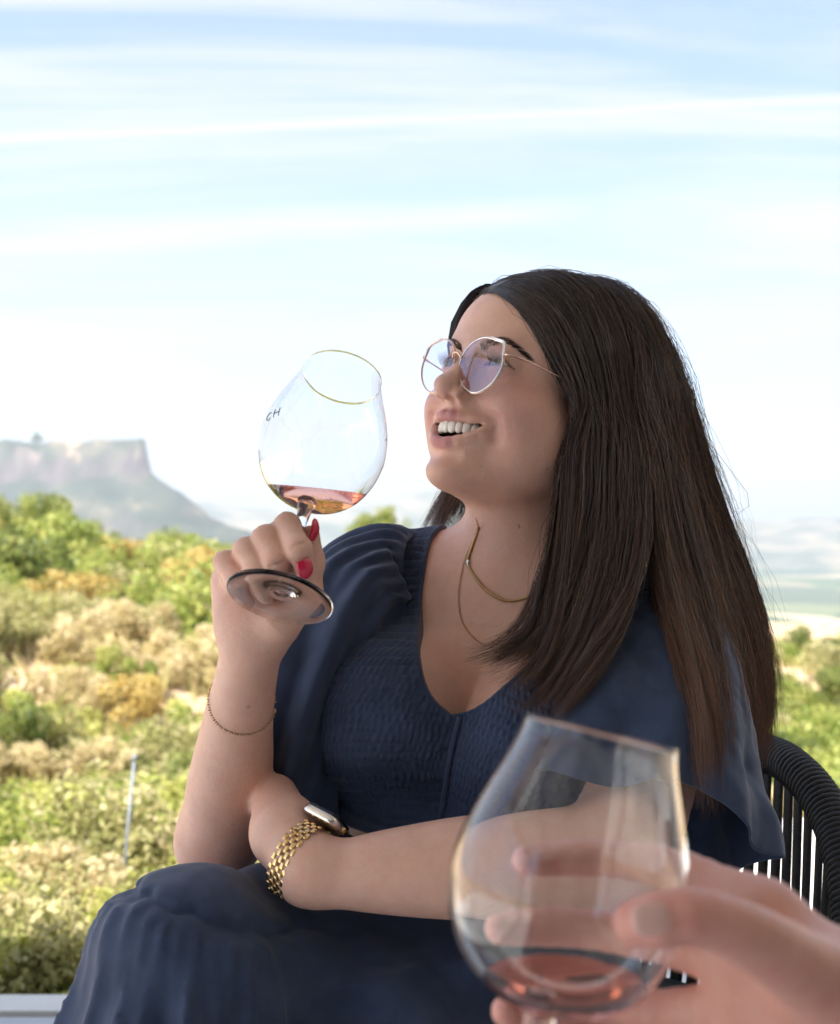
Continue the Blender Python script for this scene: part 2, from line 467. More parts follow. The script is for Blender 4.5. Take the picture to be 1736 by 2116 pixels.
# table mountain with its cliff, and the low ridges beside it
def build_mesa():
    mat, nt, b = new_mat('mesa_rock', Roughness=.95)
    N, L = nt.nodes, nt.links
    tc = N.new('ShaderNodeTexCoord'); geo = N.new('ShaderNodeNewGeometry')
    def noise(s, st, d=5):
        mp = N.new('ShaderNodeMapping'); mp.inputs['Scale'].default_value = st; L.new(tc.outputs['Object'], mp.inputs[0])
        n = N.new('ShaderNodeTexNoise'); n.inputs['Scale'].default_value = s; n.inputs['Detail'].default_value = d; L.new(mp.outputs[0], n.inputs['Vector']); return n.outputs['Fac']
    def ramp(fac, *els):
        r = N.new('ShaderNodeValToRGB'); L.new(fac, r.inputs[0]); e = r.color_ramp.elements
        while len(e) < len(els): e.new(.5)
        for q, (p_, c_) in zip(e, els): q.position = p_; q.color = c_
        return r.outputs[0]
    rock = ramp(noise(.02, (1, 1, .12)), (.3, (.06, .045, .052, 1)), (.55, (.12, .09, .092, 1)), (.76, (.28, .21, .18, 1)))
    slope = ramp(noise(.012, (1, 1, 1)), (.38, (.026, .038, .028, 1)), (.54, (.045, .054, .038, 1)), (.64, (.10, .092, .065, 1)), (.74, (.40, .30, .19, 1)))
    sp = N.new('ShaderNodeSeparateXYZ'); L.new(geo.outputs['Normal'], sp.inputs[0])
    mr = N.new('ShaderNodeMapRange'); mr.inputs['From Min'].default_value = .45; mr.inputs['From Max'].default_value = .7; L.new(sp.outputs[2], mr.inputs[0])
    mx = N.new('ShaderNodeMix'); mx.data_type = 'RGBA'; L.new(mr.outputs[0], mx.inputs[0]); L.new(rock, mx.inputs[6]); L.new(slope, mx.inputs[7])
    L.new(mx.outputs[2], b.inputs['Base Color'])
    # heightfield patch
    xs = np.linspace(-2600, 500, 250); ys = np.linspace(1900, 4300, 130)
    X, Y = np.meshgrid(xs, ys)
    pts = np.stack([X, Y, 0 * X], -1).reshape(-1, 3)
    n1 = vnoise(pts, 1 / 260., 3).reshape(X.shape); n2 = vnoise(pts, 1 / 90., 5).reshape(X.shape); n3 = vnoise(pts, 1 / 33., 7).reshape(X.shape)
    # distance inside the rim: rim is a front line at y ~ 2450 and an end at x ~ -575
    inx = (-.232 * Y - 15 - X) + 30 * n1 + 22 * n2 + 10 * n3
    iny = (Y - 2420) + 70 * n1 + 34 * n2 + 14 * n3 
    ins = np.minimum(inx, iny)
    base = -70
    talus = base + 205 * np.clip(1 + ins / 400, 0, 1) ** 1.45
    cliff = 78 * sstep(-6, 20, ins)
    top = 16 * sstep(20, 900, ins) + 10 * np.clip((-X - 700) / 900, 0, 1.5) + 3 * n2
    Z = np.where(ins > -6, 135 - 3 + cliff + top * (ins > 0), talus) + 5 * n2 * (ins < 0) + 4 * n3
    Z = np.maximum(Z, base - 12 + 6 * n1)
    MESA.append((xs, ys, Z))
    v = np.stack([X, Y, Z], -1).reshape(-1, 3); m, n = X.shape
    i = np.arange(m - 1)[:, None]; k = np.arange(n - 1)[None]
    f = np.stack([i * n + k, i * n + k + 1, (i + 1) * n + k + 1, (i + 1) * n + k], -1).reshape(-1, 4)
    tag(mesh_obj('mesa_hill', v, f, mat, smooth=True), kind='structure')
    # low blue ridge behind, running to the right
    xs = np.linspace(-3000, 7000, 160); ys = np.linspace(5200, 7600, 30)
    X, Y = np.meshgrid(xs, ys); pts = np.stack([X, Y, 0 * X], -1).reshape(-1, 3)
    prof = 250 * np.exp(-((X + 600) / 1500) ** 2) + 120 * np.exp(-((X - 2500) / 2200) ** 2) + 90
    Z = -130 + (prof + 45) * np.sin(np.clip((Y - 5200) / 2400, 0, 1) * math.pi) * (1 + .25 * vnoise(pts, 1 / 500., 9).reshape(X.shape)) + 14 * vnoise(pts, 1 / 150., 11).reshape(X.shape)
    v = np.stack([X, Y, Z - 10], -1).reshape(-1, 3); m, n = X.shape
    i = np.arange(m - 1)[:, None]; k = np.arange(n - 1)[None]
    f = np.stack([i * n + k, i * n + k + 1, (i + 1) * n + k + 1, (i + 1) * n + k], -1).reshape(-1, 4)
    tag(mesh_obj('far_ridge', v, f, noisy('ridge_cover', (.05, .075, .045, 1), (.24, .2, .13, 1), .006, .95)), kind='structure')
MESA = []
build_mesa()

# ---- leaves, shrubs and trees
def leaf_mat(name, c1, c2, c3, tr=.48):
    m, nt, b = new_mat(name, Roughness=.55)
    N, L = nt.nodes, nt.links
    at = N.new('ShaderNodeAttribute'); at.attribute_name = 'tint'
    r = N.new('ShaderNodeValToRGB'); L.new(at.outputs['Fac'], r.inputs[0]); e = r.color_ramp.elements
    e.new(.5)
    for q, p_, c_ in zip(e, (0, .5, 1), (c1, c2, c3)): q.position = p_; q.color = c_
    L.new(r.outputs[0], b.inputs['Base Color'])
    t = N.new('ShaderNodeBsdfTranslucent'); L.new(r.outputs[0], t.inputs[0])
    mx = N.new('ShaderNodeMixShader'); mx.inputs[0].default_value = tr
    L.new(b.outputs[0], mx.inputs[1]); L.new(t.outputs[0], mx.inputs[2]); L.new(mx.outputs[0], N['Material Output'].inputs[0])
    return m
LEAF = [
    leaf_mat('leaf_bright_green', (.17, .23, .04, 1), (.33, .37, .08, 1), (.52, .51, .16, 1)),
    leaf_mat('leaf_dark_green', (.10, .14, .03, 1), (.19, .23, .05, 1), (.36, .37, .11, 1)),
    leaf_mat('leaf_olive', (.22, .22, .07, 1), (.40, .38, .15, 1), (.58, .52, .28, 1)),
    leaf_mat('leaf_amber', (.40, .25, .06, 1), (.56, .40, .12, 1), (.58, .50, .20, 1)),
    leaf_mat('leaf_dry_tan', (.40, .33, .14, 1), (.56, .47, .24, 1), (.68, .58, .36, 1)),
]
BARK = noisy('shrub_bark', (.10, .07, .05, 1), (.24, .18, .13, 1), 8, .9, stretch=(1, 1, .2))
def shrub_mesh(seed, n, ls, wide, tall, lobes):
    rng = np.random.default_rng(seed)
    lc = np.stack([rng.normal(0, .42, lobes) * wide, rng.normal(0, .42, lobes) * wide, rng.uniform(.25, .95, lobes) * tall], 1)
    lc[:, 2] -= np.hypot(lc[:, 0], lc[:, 1]) * .25 * tall / wide
    lr = rng.uniform(.22, .42, lobes) * min(wide, tall) * .8
    k = rng.integers(0, lobes, n)
    d = rng.normal(0, 1, (n, 3)); d /= np.linalg.norm(d, axis=1)[:, None]
    c = lc[k] + d * (lr[k] * rng.uniform(.45, 1.05, n) ** .6)[:, None]
    c[:, 2] = np.maximum(c[:, 2], .03)
    a = rng.normal(0, 1, (n, 3)); a /= np.linalg.norm(a, axis=1)[:, None]
    nn = d + .8 * rng.normal(0, 1, (n, 3)); b = np.cross(nn, a); b /= np.linalg.norm(b, axis=1)[:, None]; a = np.cross(b, nn); a /= np.linalg.norm(a, axis=1)[:, None]
    s = ls * rng.uniform(.6, 1.4, n)[:, None]
    v = np.stack([c - a * s, c + b * s * .55, c + a * s, c - b * s * .55], 1).reshape(-1, 3)
    f = np.arange(n * 4).reshape(n, 4)
    tint = np.clip(rng.normal(.45, .28, n) + .25 * rng.normal(0, 1, lobes)[k], 0, 1)
    me = bpy.data.meshes.new('crown')
    me.vertices.add(n * 4); me.vertices.foreach_set('co', v.astype(f32).ravel())
    me.loops.add(n * 4); me.loops.foreach_set('vertex_index', f.astype(np.int32).ravel())
    me.polygons.add(n); me.polygons.foreach_set('loop_start', np.arange(0, n * 4, 4, dtype=np.int32)); me.update(calc_edges=True)
    at = me.attributes.new('tint', 'FLOAT', 'POINT'); at.data.foreach_set('value', np.repeat(tint, 4).astype(f32))
    t = MB()
    for q in range(min(lobes, 7)):
        e = lc[q]
        t.tube(spline([(rng.normal(0, .05) * wide, rng.normal(0, .05) * wide, -.15), e * np.array([.35, .35, .45]) + rng.normal(0, .04, 3), e], 6), np.linspace(.05, .012, 6) * wide * .8, 5)
    tm = bpy.data.meshes.new('trunk'); tm.from_pydata(t.v, [], t.f); tm.materials.append(BARK)
    return me, tm
SHRUBS = {}
def shrub_kind(kind, tallk):
    key = (kind, tallk)
    if key not in SHRUBS:
        w, t, n, ls, lb = {'low': (1.0, .85, 4200, .036, 20), 'bush': (1.0, 1.15, 4200, .042, 22), 'tree': (1.0, 1.5, 5000, .046, 30)}[tallk]
        me, tm = shrub_mesh(11 + kind * 7 + len(tallk) * 3, n, ls, w, t, lb)
        me.materials.append(LEAF[kind]); SHRUBS[key] = (me, tm)
    return SHRUBS[key]
KN = ['bright green', 'dark green', 'olive grey', 'amber yellow', 'dry tan']
def place_shrub(x, y, s, kind, tallk, rng, label=None, group=None, z=None):
    me, tm = shrub_kind(kind, tallk)
    name = 'tree' if tallk == 'tree' else 'shrub'
    e = empty(name, (x, y, (gz(x, y) if z is None else z) - .05))
    e.rotation_euler = (0, 0, rng.uniform(0, 6.28)); e.scale = (s * rng.uniform(.9, 1.2), s * rng.uniform(.9, 1.2), s * rng.uniform(.85, 1.15))
    tag(e, label or {'low': f'low {KN[kind]} shrub growing on the sunlit bank below the terrace',
                     'bush': f'bushy {KN[kind]} shrub growing on the sunlit slope', 'tree': f'round-headed {KN[kind]} tree on the slope beyond the shrubs'}[tallk],
        name, group or {'low': f'low {KN[kind]} shrubs on the bank', 'bush': f'bushy {KN[kind]} shrubs on the slope', 'tree': f'{KN[kind]} trees on the slope'}[tallk])
    for nm, m in (('crown', me), ('trunk', tm)):
        link(bpy.data.objects.new(nm, m), e)
    return e
def build_vegetation():
    rng = np.random.default_rng(5)
    def in_view(x, y, m=1.15): return abs(x) < y * .357 * m + .8
    pts = []
    def scatter(n, y0, y1, smin_, smax_, kinds, tallk, xf=None, sep=.5):
        c = 0; tr = 0
        while c < n and tr < n * 60:
            tr += 1
            y = y0 + (y1 - y0) * rng.uniform() ** 1.0; x = rng.uniform(-1, 1) * (y * .40 + .8)
            if xf and not xf(x, y): continue
            s = rng.uniform(smin_, smax_)
            if any((x - a) ** 2 + (y - b) ** 2 < (sep * (s + q)) ** 2 for a, b, q in pts): continue
            pts.append((x, y, s)); place_shrub(x, y, s, int(rng.choice(kinds)), tallk, rng); c += 1
    # image-space direction helpers: left flank of the picture and the right-hand gap
    left = lambda x, y: x < -.02 * y
    right = lambda x, y: x > .25 * y
    vis = lambda x, y: left(x, y) or right(x, y)
    scatter(34, 2.95, 4.6, .22, .36, [0, 0, 2, 1, 4], 'low', lambda x, y: x < -.05 * y, .36)
    scatter(60, 4.4, 9, .40, .70, [0, 0, 2, 2, 4, 0, 1], 'low', vis, .36)
    scatter(54, 9, 16, .55, 1.0, [0, 0, 1, 2, 4, 3, 2], 'low', vis, .36)
    scatter(44, 16, 27, .7, 1.2, [4, 3, 0, 2, 0, 3, 4, 2], 'low', left, .44)
    scatter(30, 11, 23, .9, 1.35, [0, 0, 2, 0, 1], 'bush', right, .34)
    scatter(34, 20, 50, .8, 1.2, [0, 0, 2, 0, 1], 'bush', right, .36)
    scatter(42, 28, 48, 1.3, 2.2, [0, 0, 1, 0, 2, 3], 'bush', left, .40)
    scatter(30, 44, 72, 1.3, 2.0, [0, 0, 0, 2, 1], 'tree', lambda x, y: x < -.17 * y, .36)
    scatter(16, 60, 110, 2.0, 3.2, [0, 2, 4, 1], 'bush', left, .45)
    # the pair of small trees seen between the glass and the shoulder
    for px_, py_ in ((756, 1098), (800, 1096)):
        p = PW(px_, py_, 38.0)
        place_shrub(p[0], p[1], .62, 0, 'tree', rng, 'small yellow-green tree of a close pair far beyond the raised glass', 'pair of small trees beyond the raised glass', z=p[2] - .25)
    # trees on the rim of the mesa
    for px_, D_, s in ((74, 2540, 14), (36, 2550, 9), (16, 2560, 8)):
        x = (px_ - 868) / FPX * D_; xs, ys, Zm = MESA[0]; zt = float(Zm[np.argmin(np.abs(ys - D_)), np.argmin(np.abs(xs - x))]) - 1
        place_shrub(x, D_, s, 1, 'tree', rng, {74: 'lone tall tree standing up from the cliff rim', 36: 'short tree beside the lone tall tree on the cliff rim', 16: 'low dark tree on the cliff rim behind two taller ones'}[px_], z=zt)
build_vegetation()
def build_grass():
    rng = np.random.default_rng(21); n = 26000
    y = 2.75 * (70 / 2.75) ** rng.uniform(0, 1, n); x = rng.uniform(-1, 1, n) * (y * .42 + .6)
    z = terrain(x, y) + far_hills(x, y)
    h = rng.uniform(.5, 1.3, n) * np.clip(.035 * y, .10, .36); w = h * rng.uniform(.05, .12, n)
    a = rng.uniform(0, 6.28, n); lean = rng.normal(0, .35, (n, 2)) * h[:, None]
    dx, dy = np.cos(a) * w, np.sin(a) * w
    b = np.stack([x, y, z - .02], 1); V = []
    for q, s_ in ((-1, 0), (1, 0), (.55, .6), (0, 1)):
        V.append(b + np.stack([dx * q + lean[:, 0] * s_ ** 2, dy * q + lean[:, 1] * s_ ** 2, h * s_], 1))
    V = np.stack(V, 1).reshape(-1, 3)
    F = np.arange(n * 4).reshape(n, 4)
    t = np.repeat(np.clip(rng.normal(.5, .25, n) + .3 * vnoise(b, .35, 4), 0, 1), 4)
    g = mesh_obj('dry_grass', V, F, leaf_mat('grass_blade', (.26, .30, .08, 1), (.52, .46, .20, 1), (.70, .56, .34, 1)), smooth=False, attrs={'tint': t})
    tag(g, 'thin golden-green grass growing between the shrubs on the bank', 'grass', kind='stuff')
build_grass()

# ---- terrace
def build_terrace():
    bm_ = noisy('deck_board_wood', (.36, .38, .40, 1), (.50, .52, .54, 1), 3, .6, .0006, 40, stretch=(.15, 2, 1))
    st = noisy('patio_concrete', (.60, .58, .54, 1), (.72, .70, .66, 1), 2.2, .8, .0008, 60)
    base = MB(); base.box((-2.6, -1.6, -.30), (2.4, 2.5, -.03))
    deck = tag(base.build('deck', noisy('deck_joists', (.03, .03, .03, 1), (.05, .045, .04, 1), 3, .9), smooth=False), kind='structure')
    y = -1.6; bme = None
    while y < 2.46:
        w = .138
        if bme is None:
            m = MB(); b = .004; x0, x1 = -2.6, 2.4
            m.add([(x0, 0, 0), (x1, 0, 0), (x1, 0, .03 - b), (x0, 0, .03 - b), (x0, b, .03), (x1, b, .03), (x0, w - b, .03), (x1, w - b, .03), (x0, w, .03 - b), (x1, w, .03 - b), (x0, w, 0), (x1, w, 0)],
                  [(0, 1, 2, 3), (3, 2, 5, 4), (4, 5, 7, 6), (6, 7, 9, 8), (8, 9, 11, 10), (1, 0, 10, 11), (0, 3, 4, 6, 8, 10), (1, 11, 9, 7, 5, 2)])
            bme = bpy.data.meshes.new('board'); bme.from_pydata(m.v, [], m.f); bme.materials.append(bm_)
        o = link(bpy.data.objects.new('board', bme), deck); o.location = (0, y, -.029)
        y += .145
    # pale paving round the boards: narrow strip beyond them on the left, a wide sunlit apron on the right; unseen stretches behind and beside added for bounce light
    for lo, hi in (((-2.62, 2.515, -.30), (.25, 2.605, -.012)), ((.26, 2.515, -.30), (6.0, 4.25, -.012)), ((2.41, -1.6, -.30), (6.0, 2.51, -.012)), ((-7.0, -3.2, -.30), (6.0, -1.61, -.012)), ((-7.0, -1.6, -.30), (-2.61, 2.3, -.012))):
        m = MB(); m.box(lo, hi); m.build('paving', st, smooth=False)['kind'] = 'structure'
build_terrace()

def thin_glass(name, tint=(1, 1, 1, 1), ior=1.45, rough=0.0, dirt=0.0):
    m, nt, b = new_mat(name)
    N, L = nt.nodes, nt.links
    N.remove(b)
    t = N.new('ShaderNodeBsdfTransparent'); t.inputs[0].default_value = tint
    g = N.new('ShaderNodeBsdfGlossy'); g.inputs['Roughness'].default_value = rough
    fr = N.new('ShaderNodeFresnel'); fr.inputs[0].default_value = ior
    mx = N.new('ShaderNodeMixShader'); L.new(fr.outputs[0], mx.inputs[0]); L.new(t.outputs[0], mx.inputs[1]); L.new(g.outputs[0], mx.inputs[2])
    L.new(mx.outputs[0], N['Material Output'].inputs[0])
    return m
def build_stake():
    e = tag(empty('metal_stake', PW(247, 1900, 4.6)), 'thin grey metal stake leaning among the shrubs on the bank', 'stake')
    m = MB(); m.tube([PW(245, 1930, 4.6), PW(262, 1740, 4.62), PW(278, 1568, 4.64)], .0065, 8); m.build('rod', noisy('stake_steel', (.16, .18, .21, 1), (.24, .26, .29, 1), 20, .7), e)
    m = MB(); m.tube([PW(278, 1572, 4.64), PW(278.6, 1560, 4.64)], .009, 8); m.build('cap', MATS['stake_steel'], e)
build_stake()

# ---- the roof that shades the terrace
def build_roof():
    wood = noisy('roof_timber', (.58, .54, .48, 1), (.70, .66, .60, 1), 3, .7, stretch=(.2, 3, 1))
    e = tag(empty('terrace_roof', (0, 0, 0)), 'flat pale timber roof on posts shading the terrace', 'roof')
    m = MB(); m.box((-2.5, -1.5, 2.62), (2.2, ROOF_Y, 2.72)); m.build('roof_panel', wood, e, False)
    for q in range(6):
        x = -2.4 + q * .9
        m = MB(); m.box((x - .04, -1.45, 2.5), (x + .04, ROOF_Y - .05, 2.618)); m.build('rafter', wood, e, False)
    for x, y in ((-2.4, -1.4), (2.1, -1.4), (-2.4, 1.2), (2.1, 1.2)):
        m = MB(); m.box((x - .055, y - .055, 0.003), (x + .055, y + .055, 2.498)); m.build('post', wood, e, False)
ROOF_Y = 1.35
build_roof()
# ---- unseen wall added behind and right of the viewer to block fill light
def build_added_wall():
    pl = noisy('added_wall_render', (.46, .43, .39, 1), (.55, .515, .47, 1), 4, .85, .001, 60)
    e = tag(empty('added_wall', (0, -2.2, 0)), 'unseen rendered wall with dark windows, added behind the terrace to cut fill light', 'added_wall')
    m = MB(); m.box((-2.1, -2.6, -.011), (2.9, -2.0, 3.2)); m.build('wall', pl, e, False)
    m = MB(); m.box((2.5, -1.99, -.011), (2.9, 2.2, 3.2)); m.build('wall', pl, e, False)
    gl, nt, b = new_mat('window_glass', Base_Color=(.03, .035, .04, 1), Roughness=.05)
    fr = noisy('window_frame_black', (.02, .02, .02, 1), (.03, .03, .03, 1), 9, .4)
    for x in (-1.3, .3, 1.8):
        m = MB(); m.box((x - .55, -1.995, .2), (x + .55, -1.96, 2.3)); w = m.build('window', fr, e, False)
        m = MB(); m.box((x - .5, -1.958, .25), (x + .5, -1.95, 2.25)); m.build('pane', gl, w, False)
build_added_wall()
# ================================================================== the woman's head (local frame: X her left, Y forward, Z up)
_cp, _sp = math.cos(PITCH), math.sin(PITCH)
_PM = np.array([[1, 0, 0], [0, _cp, -_sp], [0, _sp, _cp]])      # camera axes (x right, y depth, z up) -> world
HM = _PM @ np.array([[0.66727668, -0.68531308, 0.29169815], [-0.74056958, -0.65220919, 0.16180193], [-0.07936323, 0.32398943, 0.94272601]])
HO = CAM + _PM @ np.array([0.10457, 1.1475, 0.1116])
def H(x, y, z): return HO + HM @ (np.array([x, y, z]) * .001)      # head-local mm -> world
def mm(*a): return tuple(c * .001 for c in a)
def lip_curves(ax):
    """z (m) and y of the mouth opening's upper / lower edge and of the lips as a function of |x| (m)"""
    t = np.clip(ax / .0370, 0, 1.2)
    zu = -.0586 + .0024 * t ** 2 + .0034 * t ** 4 - .0008 * np.exp(-(ax / .004) ** 2)
    zl = -.0788 + .0256 * t ** 2.2 - .0012 * t
    return zu, zl
def head_sdf(q):
    x, y, z = q[:, 0], q[:, 1], q[:, 2]
    ax = np.abs(x)
    s = np.stack([ax, y, z], 1)
    d = ell(q, mm(0, -6, 42), mm(73, 93, 74))                       # cranium
    d = smin(d, ell(q, mm(0, 26, 34), mm(61, 62, 56)), .02)          # forehead
    d = smin(d, ell(q, mm(0, 22, -28), mm(61, 61, 62)), .02)         # mid face
    d = smin(d, ell(q, mm(0, 24, -66), mm(48, 54, 34)), .025)        # jaw
    d = smin(d, ell(s, mm(44, 6, -62), mm(20, 38, 32)), .03)         # full jaw side
    d = smin(d, ell(q, mm(0, 71.5, -104), mm(18, 17.5, 13)), .022)   # chin
    d = smin(d, ell(q, mm(0, 26, -98), mm(40, 46, 18)), .03)         # soft underchin
    d = smin(d, ell(s, mm(40, 57, -34), mm(22, 23.5, 19)), .018)       # cheek, raised by the smile
    d = smin(d, ell(s, mm(48, 30, -46), mm(18, 28, 28)), .03)        # cheek, side
    d = smin(d, rc(s, mm(0, 80, 19), mm(30, 72, 21), .0095, .009), .016)  # brow
    # eye sockets
    d = sub(d, ell(s, mm(31, 94, 3), mm(17, 15, 9)), .012)
    d = sub(d, ell(s, mm(17, 97, -2), mm(7, 12, 12)), .010)
    # nose
    n = rc(q, mm(0, 85, 6), mm(0, 101.5, -27), .0068, .0086)
    n = smin(n, ell(q, mm(0, 105.5, -32.5), mm(10.2, 10.8, 9)), .008)
    n = smin(n, ell(s, mm(12.5, 93, -37), mm(7.2, 10.5, 7.2)), .006)
    n = smin(n, ell(q, mm(0, 95, -40.5), mm(4.6, 9, 4.6)), .006)
    d = smin(d, n, .009)
    d = sub(d, ell(s, mm(6.8, 99.5, -45), mm(4.3, 7.0, 5.0)), .003)
    # muzzle
    d = smin(d, ell(q, mm(0, 66, -64), mm(32, 26, 24)), .016)
    # nasolabial fold
    d = sub(d, chain(s, [mm(17, 93, -38), mm(28, 86, -45), mm(40.5, 74, -53), mm(44, 68, -66)], [.0022, .0028, .0030, .0012]), .011)
    # crease between lower lip and chin
    d = sub(d, rc(s, mm(0, 91, -94.5), mm(17, 85, -92), .0022, .0015), .010)
    # philtrum
    d = sub(d, rc(q, mm(0, 98, -46), mm(0, 98, -54), .0018, .0024), .004)
    # mouth opening
    zu, zl = lip_curves(ax)
    op = np.maximum(np.maximum(z - zu, zl - z), np.maximum(.030 - y, ax - .0345))
    d = sub(d, op, .003)
    # lips
    U = [mm(0, 91.4, -56.4), mm(5, 91.4, -55.4), mm(13, 88, -55.6), mm(22, 82, -55.2), mm(31, 74.5, -53.0), mm(39, 66.5, -50.4)]
    L = [mm(0, 87.4, -80.8), mm(7, 86.8, -80.2), mm(15, 84.3, -77.2), mm(23, 79.2, -70.8), mm(31, 73, -63.0), mm(39, 66.5, -52.6)]
    d = smin(d, chain(s, U, [.0034, .0038, .0035, .0030, .0026, .0020], .003), .0045)
    d = smin(d, chain(s, L, [.0046, .0047, .0043, .0036, .0028, .0020], .003), .0055)
    # eyelids: a shell round the eyeball with an almond opening
    e = ell(s, mm(31.5, 71.5, 0), mm(14.0, 13.6, 13.4))
    d = smin(d, e, .006)
    ex = (ax - .0300) / .0136
    up = .0042 * (1 - ex ** 2) - .0006 * ex
    lo = -.0026 * (1 - ex ** 2) - .0006 * ex
    eo = np.maximum(np.maximum(z - up, lo - z), np.maximum(.066 - y, np.abs(ex) * .0136 - .0134))
    d = sub(d, eo, .0022)
    # fold above the lid, bag under the eye
    d = sub(d, chain(s, [mm(20, 84, 7), mm(31, 86.5, 10.2), mm(44, 79, 7)], [.0010, .0012, .0010]), .003)
    d = sub(d, chain(s, [mm(20, 86, -8), mm(31, 87.5, -11.5), mm(45, 78, -9)], [.0008, .0010, .0008]), .005)
    # ear
    er = ell(s, mm(66, -8, -8), mm(5, 13, 25), _EARM)
    er = sub(er, ell(s, mm(73, -6, -4), mm(6, 9, 16), _EARM), .004)
    d = smin(d, er, .006)
    return d
_a = R(12)
_EARM = np.array([[1, 0, 0], [0, math.cos(_a), -math.sin(_a)], [0, math.sin(_a), math.cos(_a)]])
def to_head(p): return (p - _v(HO)) @ _v(HM)
# ================================================================== the woman's torso frame (X her left, Y forward, Z up, origin at the notch of the collarbones)
def _n(v): return v / np.linalg.norm(v)
_bu = _n(np.array([.25, .14, .95]))
_bf = np.array([-.26, -.96, .0]); _bf = _n(_bf - _bu * (_bf @ _bu))
_bl = np.cross(_bu, -_bf) * -1
_bl = _n(np.cross(_bf, _bu)); _bl = _bl if _bl[0] > 0 else -_bl
BM = _PM @ np.stack([_bl, _bf, _bu], 1)
BO = P(1058, 1205, 1.315)
def Bp(x, y, z): return BO + BM @ (np.array([x, y, z]) * .001)
def to_body(p): return (p - _v(BO)) @ _v(BM)
# ---- arms (joints in the world)
SHR = Bp(-146, -32, -34); SHL = Bp(150, -32, -34)
ELR = P(455, 1722, 1.235); WRR = P(524, 1318, 1.10)
ELL = P(1285, 1775, 1.10); WRL = P(640, 1798, 1.078)
# right hand: finger joints (picture x, y, depth), knuckle -> middle joint -> end joint -> tip
FR = {'index': [(590, 1170, 1.11), (592, 1089, 1.050), (618, 1135, 1.022), (631, 1180, 1.034)],
      'middle': [(558, 1175, 1.115), (551, 1113, 1.045), (570, 1160, 1.028), (586, 1205, 1.055)],
      'ring': [(525, 1185, 1.115), (512, 1137, 1.048), (532, 1180, 1.032), (552, 1222, 1.060)],
      'little': [(490, 1205, 1.112), (470, 1163, 1.058), (489, 1200, 1.042), (512, 1238, 1.066)]}
FRAD = {'index': (.0118, .0106, .0092, .0072), 'middle': (.0120, .0108, .0094, .0074), 'ring': (.0115, .0104, .0090, .0072), 'little': (.0112, .0098, .0084, .0066)}
TH = [(575, 1285, 1.085), (632, 1225, 1.080), (641, 1160, 1.075), (642, 1105, 1.068)]
THR = (.0190, .0125, .0105, .0072)
def hand_r(p):
    palm = rc(p, P(528, 1300, 1.105), P(528, 1200, 1.13), .024, .026)
    palm = smin(palm, rc(p, P(490, 1285, 1.105), P(482, 1205, 1.125), .017, .0165), .02)
    palm = smin(palm, rc(p, P(560, 1285, 1.10), P(575, 1190, 1.125), .019, .017), .02)
    d = palm
    fs = []
    for k in FR:
        fs.append(chain(p, [P(*q) for q in FR[k]], FRAD[k], .005))
    for k in FR:      # skin folds over the finger joints
        j = [P(*q) for q in FR[k]]
        for ji, offs in ((1, (-.0032, 0, .0034)), (2, (.0,))):
            dr = _n(j[ji + 1] - j[ji - 1]); cd = _n(CAM - j[ji] + np.array([0, 0, .25 if ji == 1 else 0])); cd = _n(cd - dr * (cd @ dr)); sd = np.cross(dr, cd); r_ = FRAD[k][ji]
            for o_ in offs:
                c_ = j[ji] + dr * o_ + cd * r_ * 1.06
                g_ = np.minimum(rc(p, c_ + sd * r_ * .55 - cd * r_ * .16, c_, .0004, .0005), rc(p, c_, c_ - sd * r_ * .55 - cd * r_ * .16, .0005, .0004))
                i_ = list(FR).index(k); fs[i_] = sub(fs[i_], g_, .0028)
    f = fs[0]
    for g in fs[1:]: f = smin(f, g, .0022)
    d = smin(d, f, .006)
    d = smin(d, chain(p, [P(*q) for q in TH], THR, .006), .008)
    return d
def arms(p):
    a = schain(p, [SHR, ELR * .55 + SHR * .45, ELR], [.050, .048, .036], 10)
    fa = [P(456, 1740, 1.235), P(466, 1690, 1.225), P(471, 1640, 1.205), P(482, 1570, 1.183), P(491, 1500, 1.160), P(503, 1430, 1.135), P(514, 1370, 1.115), P(524, 1318, 1.10)]
    b = schain(p, fa, [.0310, .0350, .0362, .0336, .0292, .0256, .0240, .0240], 40)
    d = smin(a, b, .02)
    d = smin(d, ell(p, P(424, 1752, 1.235), (.020, .024, .020)), .02)
    d = smin(d, hand_r(p), .012)
    l = schain(p, [SHL, ELL * .5 + SHL * .5, ELL], [.052, .050, .042], 10)
    m = schain(p, [ELL, P(1130, 1784, 1.09), P(960, 1793, 1.08), P(812, 1801, 1.075), P(700, 1806, 1.075), WRL], [.042, .0420, .0385, .0318, .0250, .0240], 40)
    l = smin(l, m, .02)
    # left hand, tucked behind the right elbow
    hd = rc(p, WRL, P(592, 1722, 1.12), .0235, .0255)
    hd = smin(hd, rc(p, P(592, 1722, 1.12), P(566, 1650, 1.18), .0250, .021), .02)
    for q in range(4):
        hd = smin(hd, chain(p, [P(556 + q * 13, 1650 - q * 6, 1.185 + .012 * q), P(520 + q * 16, 1600 - q * 6, 1.235 + .012 * q), P(490 + q * 14, 1590, 1.275 + .012 * q)], [.0105, .0095, .0075], .005), .007)
    l = smin(l, hd, .02)
    return d, l
def torso(p):
    q = to_body(p)
    s = np.stack([np.abs(q[:, 0]), q[:, 1], q[:, 2]], 1)
    d = ell(q, mm(0, -45, -130), mm(142, 88, 175))
    d = smin(d, rc(s, mm(40, -45, -22), mm(138, -38, -34), .040, .047), .05)
    d = smin(d, rc(s, mm(35, -66, 32), mm(120, -54, -18), .028, .036), .04)
    br = ell(s, mm(74, 42, -150), mm(80, 70, 74))
    d = smin(d, br, .035)
    d = smin(d, ell(q, mm(0, -25, -330), mm(150, 112, 130)), .06)
    return smax(d, -.262 - q[:, 2], .02)
